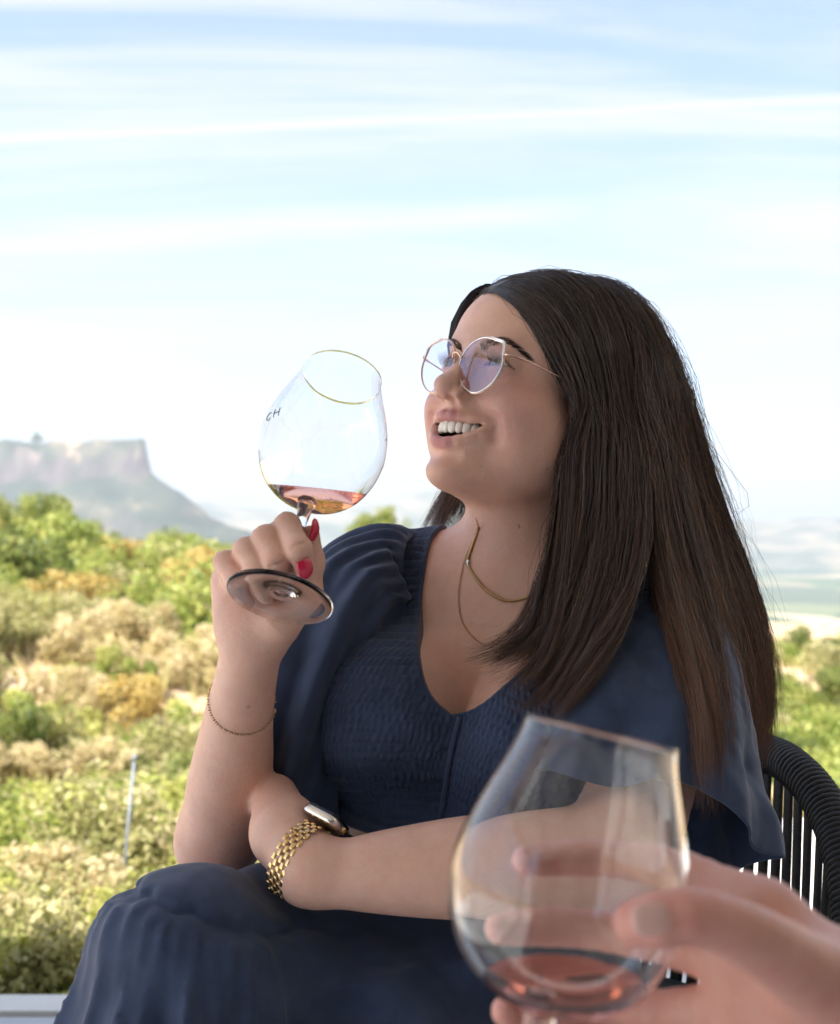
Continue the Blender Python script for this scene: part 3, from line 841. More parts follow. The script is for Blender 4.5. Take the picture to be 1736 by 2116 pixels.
def neck(p):
    d = rc(p, H(0, -36, -70), Bp(4, -66, 10), .050, .054)
    d = smin(d, rc(p, H(0, -23, -112), Bp(4, -45, 6), .036, .036), .03)
    return d
def body_sdf(p):
    d = torso(p)
    d = smin(d, neck(p), .04)
    a, l = arms(p)
    d = np.minimum(smin(d, a, .008), 1e9)
    d = smin(d, l, .006)
    return d
def skin_sdf(p):
    return smin(body_sdf(p), head_sdf(to_head(p)), .014)
# ================================================================== skin, head details
def skin_material():
    m, nt, b = new_mat('skin', Roughness=.43, Subsurface_Weight=.12, Subsurface_Scale=.006)
    b.inputs['Subsurface Radius'].default_value = (1.0, .35, .2)
    b.inputs['Specular IOR Level'].default_value = .42
    N, L = nt.nodes, nt.links
    at = N.new('ShaderNodeAttribute'); at.attribute_name = 'tone'
    tc = N.new('ShaderNodeTexCoord')
    n = N.new('ShaderNodeTexNoise'); n.inputs['Scale'].default_value = 38; n.inputs['Detail'].default_value = 5; L.new(tc.outputs['Object'], n.inputs['Vector'])
    mr = N.new('ShaderNodeMapRange'); mr.inputs['To Min'].default_value = .86; mr.inputs['To Max'].default_value = 1.12; L.new(n.outputs['Fac'], mr.inputs[0])
    mx = N.new('ShaderNodeMix'); mx.data_type = 'RGBA'; mx.blend_type = 'MULTIPLY'; mx.inputs[0].default_value = 1
    L.new(at.outputs['Color'], mx.inputs[6]); L.new(mr.outputs[0], mx.inputs[7])
    n3 = N.new('ShaderNodeTexNoise'); n3.inputs['Scale'].default_value = 95; n3.inputs['Detail'].default_value = 6; n3.inputs['Roughness'].default_value = .7; L.new(tc.outputs['Object'], n3.inputs['Vector'])
    m3 = N.new('ShaderNodeMapRange'); m3.inputs['From Min'].default_value = .42; m3.inputs['From Max'].default_value = .72; m3.inputs['To Max'].default_value = .5; L.new(n3.outputs['Fac'], m3.inputs[0])
    x3 = N.new('ShaderNodeMix'); x3.data_type = 'RGBA'; x3.blend_type = 'MULTIPLY'; L.new(m3.outputs[0], x3.inputs[0]); L.new(mx.outputs[2], x3.inputs[6]); x3.inputs[7].default_value = (.96, .74, .68, 1)
    L.new(x3.outputs[2], b.inputs['Base Color'])
    rr = N.new('ShaderNodeMapRange'); rr.inputs['To Min'].default_value = .34; rr.inputs['To Max'].default_value = .54; L.new(n3.outputs['Fac'], rr.inputs[0]); L.new(rr.outputs[0], b.inputs['Roughness'])
    v = N.new('ShaderNodeTexVoronoi'); v.inputs['Scale'].default_value = 900; L.new(tc.outputs['Object'], v.inputs['Vector'])
    n2 = N.new('ShaderNodeTexNoise'); n2.inputs['Scale'].default_value = 320; n2.inputs['Detail'].default_value = 3; L.new(tc.outputs['Object'], n2.inputs['Vector'])
    ad = N.new('ShaderNodeMath'); L.new(v.outputs['Distance'], ad.inputs[0]); L.new(n2.outputs['Fac'], ad.inputs[1])
    bp = N.new('ShaderNodeBump'); bp.inputs['Strength'].default_value = .6; bp.inputs['Distance'].default_value = .0004; L.new(ad.outputs[0], bp.inputs['Height']); L.new(bp.outputs[0], b.inputs['Normal'])
    return m
SKIN = skin_material()
SKIN_BASE = np.array([.78, .49, .385]); LIP = np.array([.52, .20, .21]); BLUSH = np.array([.68, .32, .29])
def blend(c, k, w): return c * (1 - w[:, None]) + np.asarray(k) * w[:, None]
def skin_tone(p):
    q = to_head(p).astype(float)
    c = np.tile(SKIN_BASE, (len(p), 1))
    ax = np.abs(q[:, 0]); x, y, z = q.T
    inhead = np.linalg.norm(q - np.array([0, .02, -.01]), axis=1) < .155
    g = lambda cx, cy, cz, r: np.exp(-(((ax - cx) ** 2 + (y - cy) ** 2 + (z - cz) ** 2) / r ** 2)) * inhead
    c = blend(c, BLUSH, .75 * g(.047, .058, -.034, .030))
    c = blend(c, BLUSH, .40 * g(0, .112, -.036, .012))
    c = blend(c, BLUSH, .25 * g(0, .085, -.104, .018))
    c = blend(c, np.array([.46, .27, .22]), .5 * g(.034, .086, 0, .015))       # eye shadow
    # lips
    U = np.array([(0, 91.4, -56.4), (5, 91.4, -55.4), (13, 88, -55.6), (22, 82, -55.2), (31, 74.5, -53.0), (39, 66.5, -50.4)]) * .001
    Lw = np.array([(0, 87.4, -80.8), (7, 86.8, -80.2), (15, 84.3, -77.2), (23, 79.2, -70.8), (31, 73, -63.0), (39, 66.5, -52.6)]) * .001
    s = np.stack([ax, y, z], 1).astype(f32)
    lr = np.clip(1.25 - ax / .037, .28, 1)
    w = np.maximum(1 - sstep(.0046, .0064, chain(s, U, [0] * 6, 1e-5) / lr), 1 - sstep(.0058, .0078, chain(s, Lw, [0] * 6, 1e-5) / lr))
    c = blend(c, LIP, .85 * w * inhead)
    # inside of the mouth
    zu, zl = lip_curves(ax)
    ins = (y < .0865 - .5 * np.maximum(ax - .01, 0)) & (z < zu + .002) & (z > zl - .004) & (ax < .032) & (y > .02) & inhead & (chain(s, Lw, [0] * 6, 1e-5) > .0042) & (chain(s, U, [0] * 6, 1e-5) > .0036)
    c[ins] = (.16, .045, .04)
    # lid margins: dark make-up line
    ed = np.abs(np.hypot(np.hypot(ax - .0315, y - .0715), z) - .0135)
    ex = (ax - .0300) / .0136
    up = .0042 * (1 - ex ** 2) - .0006 * ex
    lin = np.exp(-((z - up - .0002) / .0011) ** 2) * (np.abs(ex) < 1.15) * (y > .070) * inhead
    c = blend(c, (.06, .035, .03), .9 * lin)
    lo_ = -.0026 * (1 - ex ** 2) - .0006 * ex
    c = blend(c, (.16, .09, .08), .7 * np.exp(-((z - lo_ + .0004) / .0009) ** 2) * (np.abs(ex) < 1.1) * (y > .070) * inhead)
    # moles (found by picture position on the near cheek, neck, chest, arm)
    for m_, r in MOLES:
        d = np.linalg.norm(p - m_, axis=1)
        c = blend(c, (.22, .11, .075), .7 * (1 - sstep(r * .3, r * 1.1, d)))
    # knuckles, elbow a little redder
    for q_, r in ((P(595, 1085, 1.05), .012), (P(551, 1108, 1.045), .011), (P(512, 1132, 1.05), .011), (P(470, 1160, 1.06), .010), (P(420, 1765, 1.20), .03)):
        c = blend(c, (.62, .34, .27), .5 * np.exp(-(np.linalg.norm(p - q_, axis=1) / r) ** 2))
    return np.c_[c, np.ones(len(c))]
def raycast(f, dx, dy, d0, d1, n=220):
    ds = np.linspace(d0, d1, n); pts = np.array([P(dx, dy, d) for d in ds])
    v = f(pts.astype(f32)); i = np.nonzero(v < 0)[0]
    return pts[i[0]] if len(i) else None
def scan_y(x, z):
    """front surface of the head at local x, z (m)"""
    ys = np.linspace(.125, .03, 240); q = np.stack([np.full(240, x), ys, np.full(240, z)], 1).astype(f32)
    v = head_sdf(q); i = np.nonzero(v < 0)[0]
    return ys[i[0]] if len(i) else .03
def pz(a, b):   # zoomed-picture -> picture
    return ((1200 + a / 2.645) * .6944, (780 + b / 2.645) * .6944)
MOLES = []
for _a, _b, _r in ((612, 1610, .0016), (640, 1700, .0014), (1130, 1625, .0018), (965, 1350, .0012), (912, 2080, .0019), (1115, 1475, .0011), (780, 1180, .0009)):
    _h = raycast(skin_sdf, *pz(_a, _b), 1.15, 1.5)
    if _h is not None: MOLES.append((_h, _r))
for _a, _b in ((1072, 1087), (1063, 1118), (945, 1143), (1046, 1180), (478, 1703), (515, 1460)):
    _h = raycast(skin_sdf, _a, _b, 1.0, 1.5)
    if _h is not None: MOLES.append((_h, .0013))

woman = tag(empty('person', (0.05, 1.12, 0.0)), 'long-haired woman in a navy dress laughing and holding up a wine glass', 'person')
def build_body():
    parts = []
    # head and neck fine, hand fine, the rest coarser; all from one field, joined into one mesh
    def keep(v, f, m):
        k = m[f].all(1); f = f[k]; u = np.unique(f); r = np.zeros(len(v), int); r[u] = np.arange(len(u)); return v[u], r[f]
    zc = Bp(0, 0, 0)[2] + .005
    v, f = polygonize(skin_sdf, HO + np.array([-.15, -.16, -.245]), HO + np.array([.17, .17, .15]), .0017)
    parts.append(keep(v, f, v[:, 2] > zc - .045))
    c = P(550, 1195, 1.1)
    v, f = polygonize(lambda p: arms(p)[0], c - .085, c + .085, .0014)
    hz = P(524, 1330, 1.1)[2]
    parts.append(keep(v, f, (v[:, 2] > hz) & (v[:, 2] < hz + .16)))
    v, f = polygonize(body_sdf, (-.33, .75, .42), (.36, 1.42, 1.06), .0032)
    inh = (np.linalg.norm(v - c, axis=1) < .11) & (v[:, 2] > hz + .004) & (v[:, 0] < -.06) & (v[:, 1] < 1.03)
    parts.append(keep(v, f, (v[:, 2] < zc - .038) & ~inh))
    V = np.concatenate([a for a, b in parts]); o = 0; F = []
    for a, b in parts: F.append(b + o); o += len(a)
    return mesh_obj('body', V, np.concatenate(F), SKIN, woman, attrs={'tone': skin_tone(V)})
body = build_body()

def ball(c, r, n=18, m=28, M=np.eye(3), pw=1.0):
    th = np.linspace(0, math.pi, n); ph = np.linspace(0, 2 * math.pi, m, endpoint=False)
    sg = lambda a: np.sign(a) * np.abs(a) ** pw
    v = np.stack([np.outer(np.sin(th), sg(np.cos(ph))), np.outer(np.sin(th), sg(np.sin(ph))), np.outer(sg(np.cos(th)), np.ones(m))], -1).reshape(-1, 3)
    i = np.arange(n - 1)[:, None]; k = np.arange(m)[None]; l = (k + 1) % m
    f = np.stack([i * m + k, (i + 1) * m + k, (i + 1) * m + l, i * m + l], -1).reshape(-1, 4)
    return v * np.asarray(r) @ np.asarray(M).T + np.asarray(c), f
def build_face_details():
    m, nt, b = new_mat('eye', Roughness=.08)
    at = nt.nodes.new('ShaderNodeAttribute'); at.attribute_name = 'tone'; nt.links.new(at.outputs['Color'], b.inputs['Base Color'])
    b.inputs['Coat Weight'].default_value = .6
    gaze = _n(np.array([0.05, 1, .10]))
    for sx in (1, -1):
        v, f = ball((0, 0, 0), .0122, 60, 72)
        gz_ = _n(np.array([.02, 1, .10]))
        a = np.arccos(np.clip(v @ gz_ / .0122, -1, 1))
        c = np.tile([.80, .76, .72], (len(v), 1))
        ir = .0058 / .0122
        c = blend(c, (.11, .12, .085), 1 - sstep(ir - .05, ir + .02, a)); c = blend(c, (.05, .05, .045), np.exp(-((a - ir) / .05) ** 2) * .8)
        c = blend(c, (.004, .004, .004), 1 - sstep(.19, .22, a))
        V = (v + np.array([sx * .0315, .0715, 0])) @ HM.T + HO
        mesh_obj('eye', V, f, m, body, attrs={'tone': np.c_[c, np.ones(len(c))]})
    # teeth
    tm, nt, b = new_mat('tooth_enamel', Base_Color=(.88, .83, .74, 1), Roughness=.16, Subsurface_Weight=.15, Subsurface_Scale=.003)
    x = 0.0; arch_a, arch_b, yc = .0300, .0365, .0490
    ang = 0.0
    for up in (1, 0):
        ws = [.0044, .0036, .0039, .0036, .0036, .0046] if up else [.0028, .0030, .0034, .0034]
        s = 0.0
        for k, w in enumerate(ws):
            s += w
            fx = (arch_a - (0 if up else .003)); fy = arch_b - (0 if up else .0035)
            t = s / .0335; cx, cyy = fx * math.sin(t), yc + fy * math.cos(t)
            s += w * .98
            tang = _n(np.array([fx * math.cos(t), -fy * math.sin(t), 0])); nor = np.array([-tang[1], tang[0], 0]); nor = nor if nor[1] > 0 else -nor
            zz = (-.0630 + .0016 * t ** 2 - (.0006 if k == 1 else 0)) if up else -.0785 + .004 * t ** 2
            hz_ = (.0076, .0066, .0074, .0063, .0057, .005)[k] if up else .0052
            for sx in (1, -1):
                M = np.stack([tang * np.array([sx, 1, 1]), nor * np.array([sx, 1, 1]), [0, 0, 1]], 1)
                v, f = ball((sx * cx, cyy, zz), (w * 1.10, .0034, hz_), 14, 18, M, .80)
                mesh_obj('tooth', v @ HM.T + HO, f if sx == 1 else f[:, ::-1], tm, body)
    tg, nt, b = new_mat('tongue_flesh', Base_Color=(.42, .13, .13, 1), Roughness=.35)
    v, f = ball((0, .056, -.0785), (.021, .030, .0070)); mesh_obj('tongue', v @ HM.T + HO, f, tg, body)
    # brows and lashes: fine strands
    hm, nt, b = new_mat('brow_hair', Base_Color=(.035, .022, .018, 1), Roughness=.5)
    rng = np.random.default_rng(3)
    for sx in (1, -1):
        mb = MB()
        br = spline([(.012, .0120, .0034), (.021, .0165, .0034), (.032, .0205, .0028), (.041, .0190, .0020), (.049, .0125, .0007)], 60)
        for k in range(260):
            t = rng.uniform(0, .999) ** .9; i = t * 59; i0 = int(i); q = br[i0] * (1 - i + i0) + br[min(i0 + 1, 59)] * (i - i0)
            x0 = q[0]; z0 = q[1] + rng.uniform(-1, 1) * q[2]
            ln = rng.uniform(.004, .0075); a = math.radians(62 - 70 * t + rng.normal(0, 10))
            x1 = x0 + ln * math.cos(a) * .9; z1 = z0 + ln * math.sin(a) * .6
            p0 = np.array([sx * x0, scan_y(x0, z0) + .0002, z0]); p2 = np.array([sx * x1, scan_y(x1, z1) + .0010, z1])
            p1 = (p0 + p2) / 2 + np.array([0, .0008, 0])
            mb.tube((np.array([p0, p1, p2]) @ HM.T + HO), [.00016, .00016, .00005], 3, cap=False)
        mb.build('eyebrow', hm, body)
        mb = MB()
        for k in range(34):
            ex = -0.85 + 1.85 * k / 33; x0 = .0300 + .0136 * ex; z0 = .0042 * (1 - ex ** 2) - .0006 * ex + .0003
            y0 = .0715 + math.sqrt(max(.0136 ** 2 - (x0 - .0315) ** 2 - z0 ** 2, 1e-8))
            out = np.array([ex * .5 + .15, 1.0, .0]); out = _n(out); ln = rng.uniform(.0055, .0080)
            pts = [np.array([x0, y0, z0]) + out * ln * s_ + np.array([0, 0, 1]) * ln * .75 * s_ ** 2 for s_ in (0, .35, .7, 1)]
            mb.tube(np.array(pts) * np.array([sx, 1, 1]) @ HM.T + HO, [.00022, .0002, .00013, .00004], 3, cap=False)
        mb.build('eyelashes', hm, body)
    # painted nails: long almond nails on index finger and thumb of the raised hand
    nm, nt, b = new_mat('nail_varnish', Base_Color=(.72, .012, .07, 1), Roughness=.12); b.inputs['Coat Weight'].default_value = .8
    def nail(base, tip, nor, w, name='fingernail'):
        base, tip, nor = map(np.asarray, (base, tip, nor)); ax_ = tip - base; L_ = np.linalg.norm(ax_); ax_ = ax_ / L_
        nor = _n(nor - ax_ * (nor @ ax_)); sd = np.cross(ax_, nor)
        V = []; n_ = 14; k_ = 9
        for i in range(n_):
            t = i / (n_ - 1); hw = w * (math.sqrt(max(0, 1 - ((t - .35) / .65) ** 2)) if t > .35 else (.80 + .2 * math.sin(t / .35 * math.pi / 2)))
            for j in range(k_):
                s_ = -1 + 2 * j / (k_ - 1); V.append(base + ax_ * t * L_ + sd * hw * s_ + nor * (.0022 * (1 - s_ ** 2) * hw / w + .0016 * math.sin(t * math.pi) ))
        top = np.array(V); bot = top - nor * .0009
        F = []
        q = lambda i, j: i * k_ + j
        for i in range(n_ - 1):
            for j in range(k_ - 1):
                F.append((q(i, j), q(i + 1, j), q(i + 1, j + 1), q(i, j + 1))); F.append(tuple(len(top) + a for a in (q(i, j), q(i, j + 1), q(i + 1, j + 1), q(i + 1, j))))
        for i in range(n_ - 1):
            F.append((q(i, 0), len(top) + q(i, 0), len(top) + q(i + 1, 0), q(i + 1, 0))); F.append((q(i, k_ - 1), q(i + 1, k_ - 1), len(top) + q(i + 1, k_ - 1), len(top) + q(i, k_ - 1)))
        mesh_obj(name, np.vstack([top, bot]), F, nm, body)
    cam_n = lambda p: _n(CAM - p)
    b_ = P(626, 1157, 1.012); nail(b_, P(634, 1197, 1.018), cam_n(b_) + np.array([.45, 0, 0.1]), .0066)
    b_ = P(646, 1116, 1.060); nail(b_, P(651, 1071, 1.056), np.array([.95, -.45, 0.1]), .0064)
build_face_details()
# ================================================================== the dress
def cloth_material(name, c1, c2, smock=False):
    m, nt, b = new_mat(name, Roughness=.72)
    b.inputs['Sheen Weight'].default_value = .2; b.inputs['Sheen Roughness'].default_value = .5
    b.inputs['Specular IOR Level'].default_value = .25
    N, L = nt.nodes, nt.links
    tc = N.new('ShaderNodeTexCoord')
    n = N.new('ShaderNodeTexNoise'); n.inputs['Scale'].default_value = 26; n.inputs['Detail'].default_value = 6; n.inputs['Roughness'].default_value = .65; L.new(tc.outputs['Object'], n.inputs['Vector'])
    r = N.new('ShaderNodeValToRGB'); L.new(n.outputs['Fac'], r.inputs[0])
    r.color_ramp.elements[0].position = .3; r.color_ramp.elements[0].color = c1; r.color_ramp.elements[1].position = .7; r.color_ramp.elements[1].color = c2
    col = r.outputs[0]
    w = N.new('ShaderNodeTexNoise'); w.inputs['Scale'].default_value = 1400; w.inputs['Detail'].default_value = 2; L.new(tc.outputs['Object'], w.inputs['Vector'])
    def mth(op, a, b2=None, cl=False):
        k = N.new('ShaderNodeMath'); k.operation = op; k.use_clamp = cl
        for i, v in enumerate((a, b2)):
            if v is None: continue
            if isinstance(v, (int, float)): k.inputs[i].default_value = v
            else: L.new(v, k.inputs[i])
        return k.outputs[0]
    bp = N.new('ShaderNodeBump'); bp.inputs['Strength'].default_value = .35; bp.inputs['Distance'].default_value = .0003; L.new(w.outputs['Fac'], bp.inputs['Height'])
    if smock:
        at = N.new('ShaderNodeAttribute'); at.attribute_name = 'smock'
        sp = N.new('ShaderNodeSeparateXYZ'); L.new(at.outputs['Vector'], sp.inputs[0])
        u, v = sp.outputs[0], sp.outputs[1]
        wob = N.new('ShaderNodeTexNoise'); wob.inputs['Scale'].default_value = 1.3; L.new(at.outputs['Vector'], wob.inputs['Vector'])
        vv = mth('ADD', v, mth('MULTIPLY', wob.outputs['Fac'], .35))
        row = mth('ABSOLUTE', mth('SINE', mth('MULTIPLY', vv, math.pi)))       # 0 on a stitch row
        # puckers: narrow vertical ridges, shifted per row
        fl = mth('FLOOR', vv)
        cb = N.new('ShaderNodeCombineXYZ'); L.new(mth('ADD', u, mth('MULTIPLY', fl, 7.31)), cb.inputs[0]); L.new(mth('MULTIPLY', vv, .75), cb.inputs[1])
        pk = N.new('ShaderNodeTexNoise'); pk.inputs['Scale'].default_value = 2.3; pk.inputs['Detail'].default_value = 2; pk.inputs['Roughness'].default_value = .4; L.new(cb.outputs[0], pk.inputs['Vector'])
        pr = N.new('ShaderNodeMapRange'); L.new(pk.outputs['Fac'], pr.inputs[0]); pr.inputs['From Min'].default_value = .3; pr.inputs['From Max'].default_value = .7
        hgt = mth('MULTIPLY', mth('POWER', row, .4), mth('ADD', mth('MULTIPLY', pr.outputs[0], .75), .35))
        bp2 = N.new('ShaderNodeBump'); bp2.inputs['Strength'].default_value = 1.0; bp2.inputs['Distance'].default_value = .0034; L.new(hgt, bp2.inputs['Height']); L.new(bp.outputs[0], bp2.inputs['Normal'])
        L.new(bp2.outputs[0], b.inputs['Normal'])
        # stitching thread
        st = N.new('ShaderNodeMapRange'); L.new(row, st.inputs[0]); st.inputs['From Min'].default_value = .10; st.inputs['From Max'].default_value = .24; st.inputs['To Min'].default_value = .6; st.inputs['To Max'].default_value = 1
        mx = N.new('ShaderNodeMix'); mx.data_type = 'RGBA'; mx.blend_type = 'MULTIPLY'; mx.inputs[0].default_value = 1; L.new(col, mx.inputs[6]); L.new(st.outputs[0], mx.inputs[7]); col = mx.outputs[2]
    else:
        L.new(bp.outputs[0], b.inputs['Normal'])
    L.new(col, b.inputs['Base Color'])
    return m
NAVY1, NAVY2 = (.024, .040, .088, 1), (.044, .070, .142, 1)
CLOTH = cloth_material('navy_cotton', NAVY1, NAVY2)
def torso_cloth(p):
    q = to_body(p)
    x = np.sqrt(q[:, 0] ** 2 + .010 ** 2)
    s = np.stack([x, q[:, 1], q[:, 2]], 1)
    d = ell(q, mm(0, -45, -130), mm(142, 88, 175))
    d = smin(d, rc(s, mm(40, -45, -22), mm(138, -38, -34), .040, .047), .05)
    d = smin(d, rc(s, mm(35, -66, 32), mm(120, -54, -18), .028, .036), .04)
    d = smin(d, ell(s, mm(74, 42, -150), mm(80, 70, 74)), .05)
    d = smin(d, ell(q, mm(0, -25, -330), mm(150, 112, 130)), .05)
    return d
# neckline: picture points traced on the chest, brought into the torso frame
_nk = []; NKC = .0085
for _a, _b in ((893, 1118), (880, 1180), (872, 1250), (869, 1320), (872, 1375), (884, 1420), (905, 1452), (933, 1477)):
    _h = raycast(torso_cloth, _a, _b, 1.0, 1.6, 600)
    if _h is not None: _nk.append(to_body(_h[None])[0] + np.array([NKC, 0, 0]))
_nk = np.array(_nk)
NK_Z = _nk[:, 2][::-1]; NK_X = np.maximum.accumulate(np.abs(_nk[:, 0][::-1])); NK_X[0] = 0
_o = np.argsort(NK_Z); _s = spline(np.stack([NK_Z[_o], NK_X[_o], 0 * NK_X], 1), 60); NK_Z = _s[:, 0]; NK_X = np.maximum(_s[:, 1], 0); _o = np.argsort(NK_Z); NK_Z, NK_X = NK_Z[_o], NK_X[_o]
def neck_open(q):
    w = np.interp(q[:, 2], NK_Z, NK_X, left=-.02)
    w = np.where(q[:, 2] < NK_Z[0], -(NK_Z[0] - q[:, 2]), w)
    return np.abs(q[:, 0] + NKC) - w            # <0 inside the opening
def bodice_sdf(p):
    q = to_body(p)
    d = torso_cloth(p) - .0050
    no = neck_open(q)
    # rolled hem along the neckline
    d = d - .0016 * np.exp(-(no / .004) ** 2)
    d = smax(d, -(no * .8), .003)
    d = smax(d, np.abs(q[:, 0]) - .128 - .2 * np.maximum(0, -.06 - q[:, 2]), .004)     # ends at the armhole seam
    d = smax(d, -.246 - q[:, 2], .004)
    return d
def build_bodice():
    lo = Bp(0, 0, -130) - np.array([.26, .25, .25]); hi = Bp(0, 0, -100) + np.array([.27, .25, .24])
    v, f = polygonize(bodice_sdf, lo, hi, .0017)
    q = to_body(v).astype(float)
    # smock coordinates: u runs round the body, w down it; rows meet in a shallow chevron at the centre seam
    u = np.arctan2(q[:, 0], q[:, 1] + .05) * .125
    w = (q[:, 2] + .27 * np.abs(q[:, 0])) / .0086 + .22 * vnoise(v, 60, 8)
    row = np.abs(np.sin(w * math.pi)) ** .55; k = np.floor(w)
    rph = np.modf(np.sin(k * 12.9898) * 43758.5453)[0] * 6.28
    pu = u / .0037 * 2 * math.pi
    pk = .5 + .5 * np.sin(pu + rph + 3.2 * vnoise(np.stack([u * 1, k * .013, 0 * u], 1), 140, 3) + .9 * np.sin(w * math.pi + rph))
    hgt = row * (.25 + .75 * pk) * (1 + .45 * vnoise(v, 120, 12)) - .9 * np.exp(-(np.modf(np.abs(w))[0] - .5) ** 2 / .5) * 0
    g = gradient(bodice_sdf, v, .0014); g /= np.linalg.norm(g, axis=1)[:, None] + 1e-9
    front = np.exp(-np.maximum(0, .006 - neck_open(q)) / .003)
    v = v + g * (.0024 * (hgt - .5) * np.clip(front, 0, 1))[:, None]
    mesh_obj('bodice', v, f, CLOTH, woman)
    # centre seam and neckline edging as thin rouleaux
    pts = []
    for z in np.linspace(-.236, NK_Z[0], 40):
        ys = np.linspace(.16, -.02, 300); l = np.stack([0 * ys, ys, 0 * ys + z], 1); w = (l @ BM.T + BO).astype(f32)
        i = np.nonzero(torso_cloth(w) - .005 < 0)[0]
        pts.append(w[i[0]] if len(i) else w[-1])
    pts = np.array(pts, float); pts += (BM @ np.array([0, .0008, 0]))
    v, f = tube_geo(pts, .0026, 8); mesh_obj('centre_seam', v, f, CLOTH, woman)
build_bodice()

def loft(name, axis, ra, rb, fold, n=160, m=90, thick=.0016, ref=None, twist=0.0, hem=None, mat=None, parent=None):
    """open gathered tube: axis points, half widths, fold(theta, t) -> radius factor"""
    A = spline(np.c_[np.asarray(axis), np.asarray(ra), np.asarray(rb)], m)
    c = A[:, :3]; a = A[:, 3]; b_ = A[:, 4]
    t = np.gradient(c, axis=0); t /= np.linalg.norm(t, axis=1)[:, None]
    ref = np.array([0, -1., 0]) if ref is None else ref
    e1 = ref - t * (t @ ref)[:, None]; e1 /= np.linalg.norm(e1, axis=1)[:, None]      # towards the camera
    e2 = np.cross(t, e1)
    th = np.linspace(0, 2 * math.pi, n, endpoint=False)
    T = np.linspace(0, 1, m)
    TH, TT = np.meshgrid(th, T)
    k = fold(TH, TT)
    V = c[:, None] + (np.cos(TH) * k * b_[:, None])[..., None] * e1[:, None] + (np.sin(TH) * k * a[:, None])[..., None] * e2[:, None]
    if hem is not None: V = V + t[:, None] * hem(TH, TT)[..., None]
    wr = vnoise(V.reshape(-1, 3) * np.array([1, 1, .55]), 48, 6) * .0024 + vnoise(V.reshape(-1, 3), 105, 9) * .0011
    V = V + ((V - c[:, None]) / np.linalg.norm(V - c[:, None], axis=-1, keepdims=True)) * wr.reshape(m, n)[..., None]
    i = np.arange(m - 1)[:, None]; j = np.arange(n)[None]; l = (j + 1) % n
    F = np.stack([i * n + j, i * n + l, (i + 1) * n + l, (i + 1) * n + j], -1).reshape(-1, 4)
    O = V.reshape(-1, 3); I = (V - (V - c[:, None]) / np.linalg.norm(V - c[:, None], axis=-1, keepdims=True) * thick).reshape(-1, 3)
    F2 = F[:, ::-1] + len(O)
    e = np.arange(n); e2_ = (e + 1) % n; L_ = (m - 1) * n
    R_ = np.stack([L_ + e, L_ + e2_, len(O) + L_ + e2_, len(O) + L_ + e], 1)
    return mesh_obj(name, np.vstack([O, I]), np.vstack([F, F2, R_]), mat or CLOTH, parent or woman)
def ripple(TH, TT, n, ph, seed, sharp=1.0):
    """uneven folds"""
    w = np.sin(n * TH + ph + .9 * np.sin(2 * TH + seed) + .5 * np.sin(3 * TH - seed * 1.7) + .8 * TT * np.sin(TH + seed))
    return np.sign(w) * np.abs(w) ** sharp
def build_sleeves():
    # her right sleeve: gathered at the shoulder, hanging in front of the side of the bodice
    def fold(TH, TT):
        g = np.exp(-(TT / .28) ** 2)
        s = 1 + .075 * g * ripple(TH, TT, 19, .4, 1.3) * sstep(0, .05, TT) + .085 * sstep(.08, .6, TT) * ripple(TH, TT, 5, 2.1, .7, 1.2) + .050 * sstep(.03, .4, TT) * ripple(TH, TT, 10, .3, 2.2, 1.3)
        return s
    ax = [P(850, 1180, 1.355), P(804, 1182, 1.358), P(738, 1235, 1.340), P(680, 1345, 1.300), P(634, 1470, 1.268), P(598, 1590, 1.262), P(585, 1690, 1.26)]
    loft('sleeve', ax, [.034, .046, .054, .052, .048, .047, .050], [.046, .060, .072, .072, .064, .058, .058], fold,
         hem=lambda TH, TT: .016 * TT ** 3 * np.sin(TH * 2 + 1.0) - .02 * TT ** 3 * np.sin(TH))
    # her left sleeve: wide and cape-like, ending in a fluted hem
    def fold2(TH, TT):
        g = np.exp(-(TT / .25) ** 2)
        return 1 + .06 * g * ripple(TH, TT, 17, 1.4, .3) * sstep(0, .06, TT) + .06 * sstep(.15, .8, TT) * ripple(TH, TT, 4, .6, 2.0) + .06 * sstep(.2, 1, TT) * ripple(TH, TT, 8, 1.9, .5, 1.2)
    ax = [P(1262, 1245, 1.31), P(1322, 1280, 1.300), P(1345, 1355, 1.272), P(1330, 1465, 1.235), P(1306, 1580, 1.198), P(1296, 1690, 1.175)]
    loft('sleeve', ax, [.036, .052, .074, .098, .114, .124], [.044, .060, .074, .082, .088, .090], fold2,
         hem=lambda TH, TT: -.012 * TT ** 3 * np.cos(TH) + .008 * TT ** 4 * np.sin(5 * TH) + .020 * TT ** 3 * np.maximum(0, -np.sin(TH)))
build_sleeves()

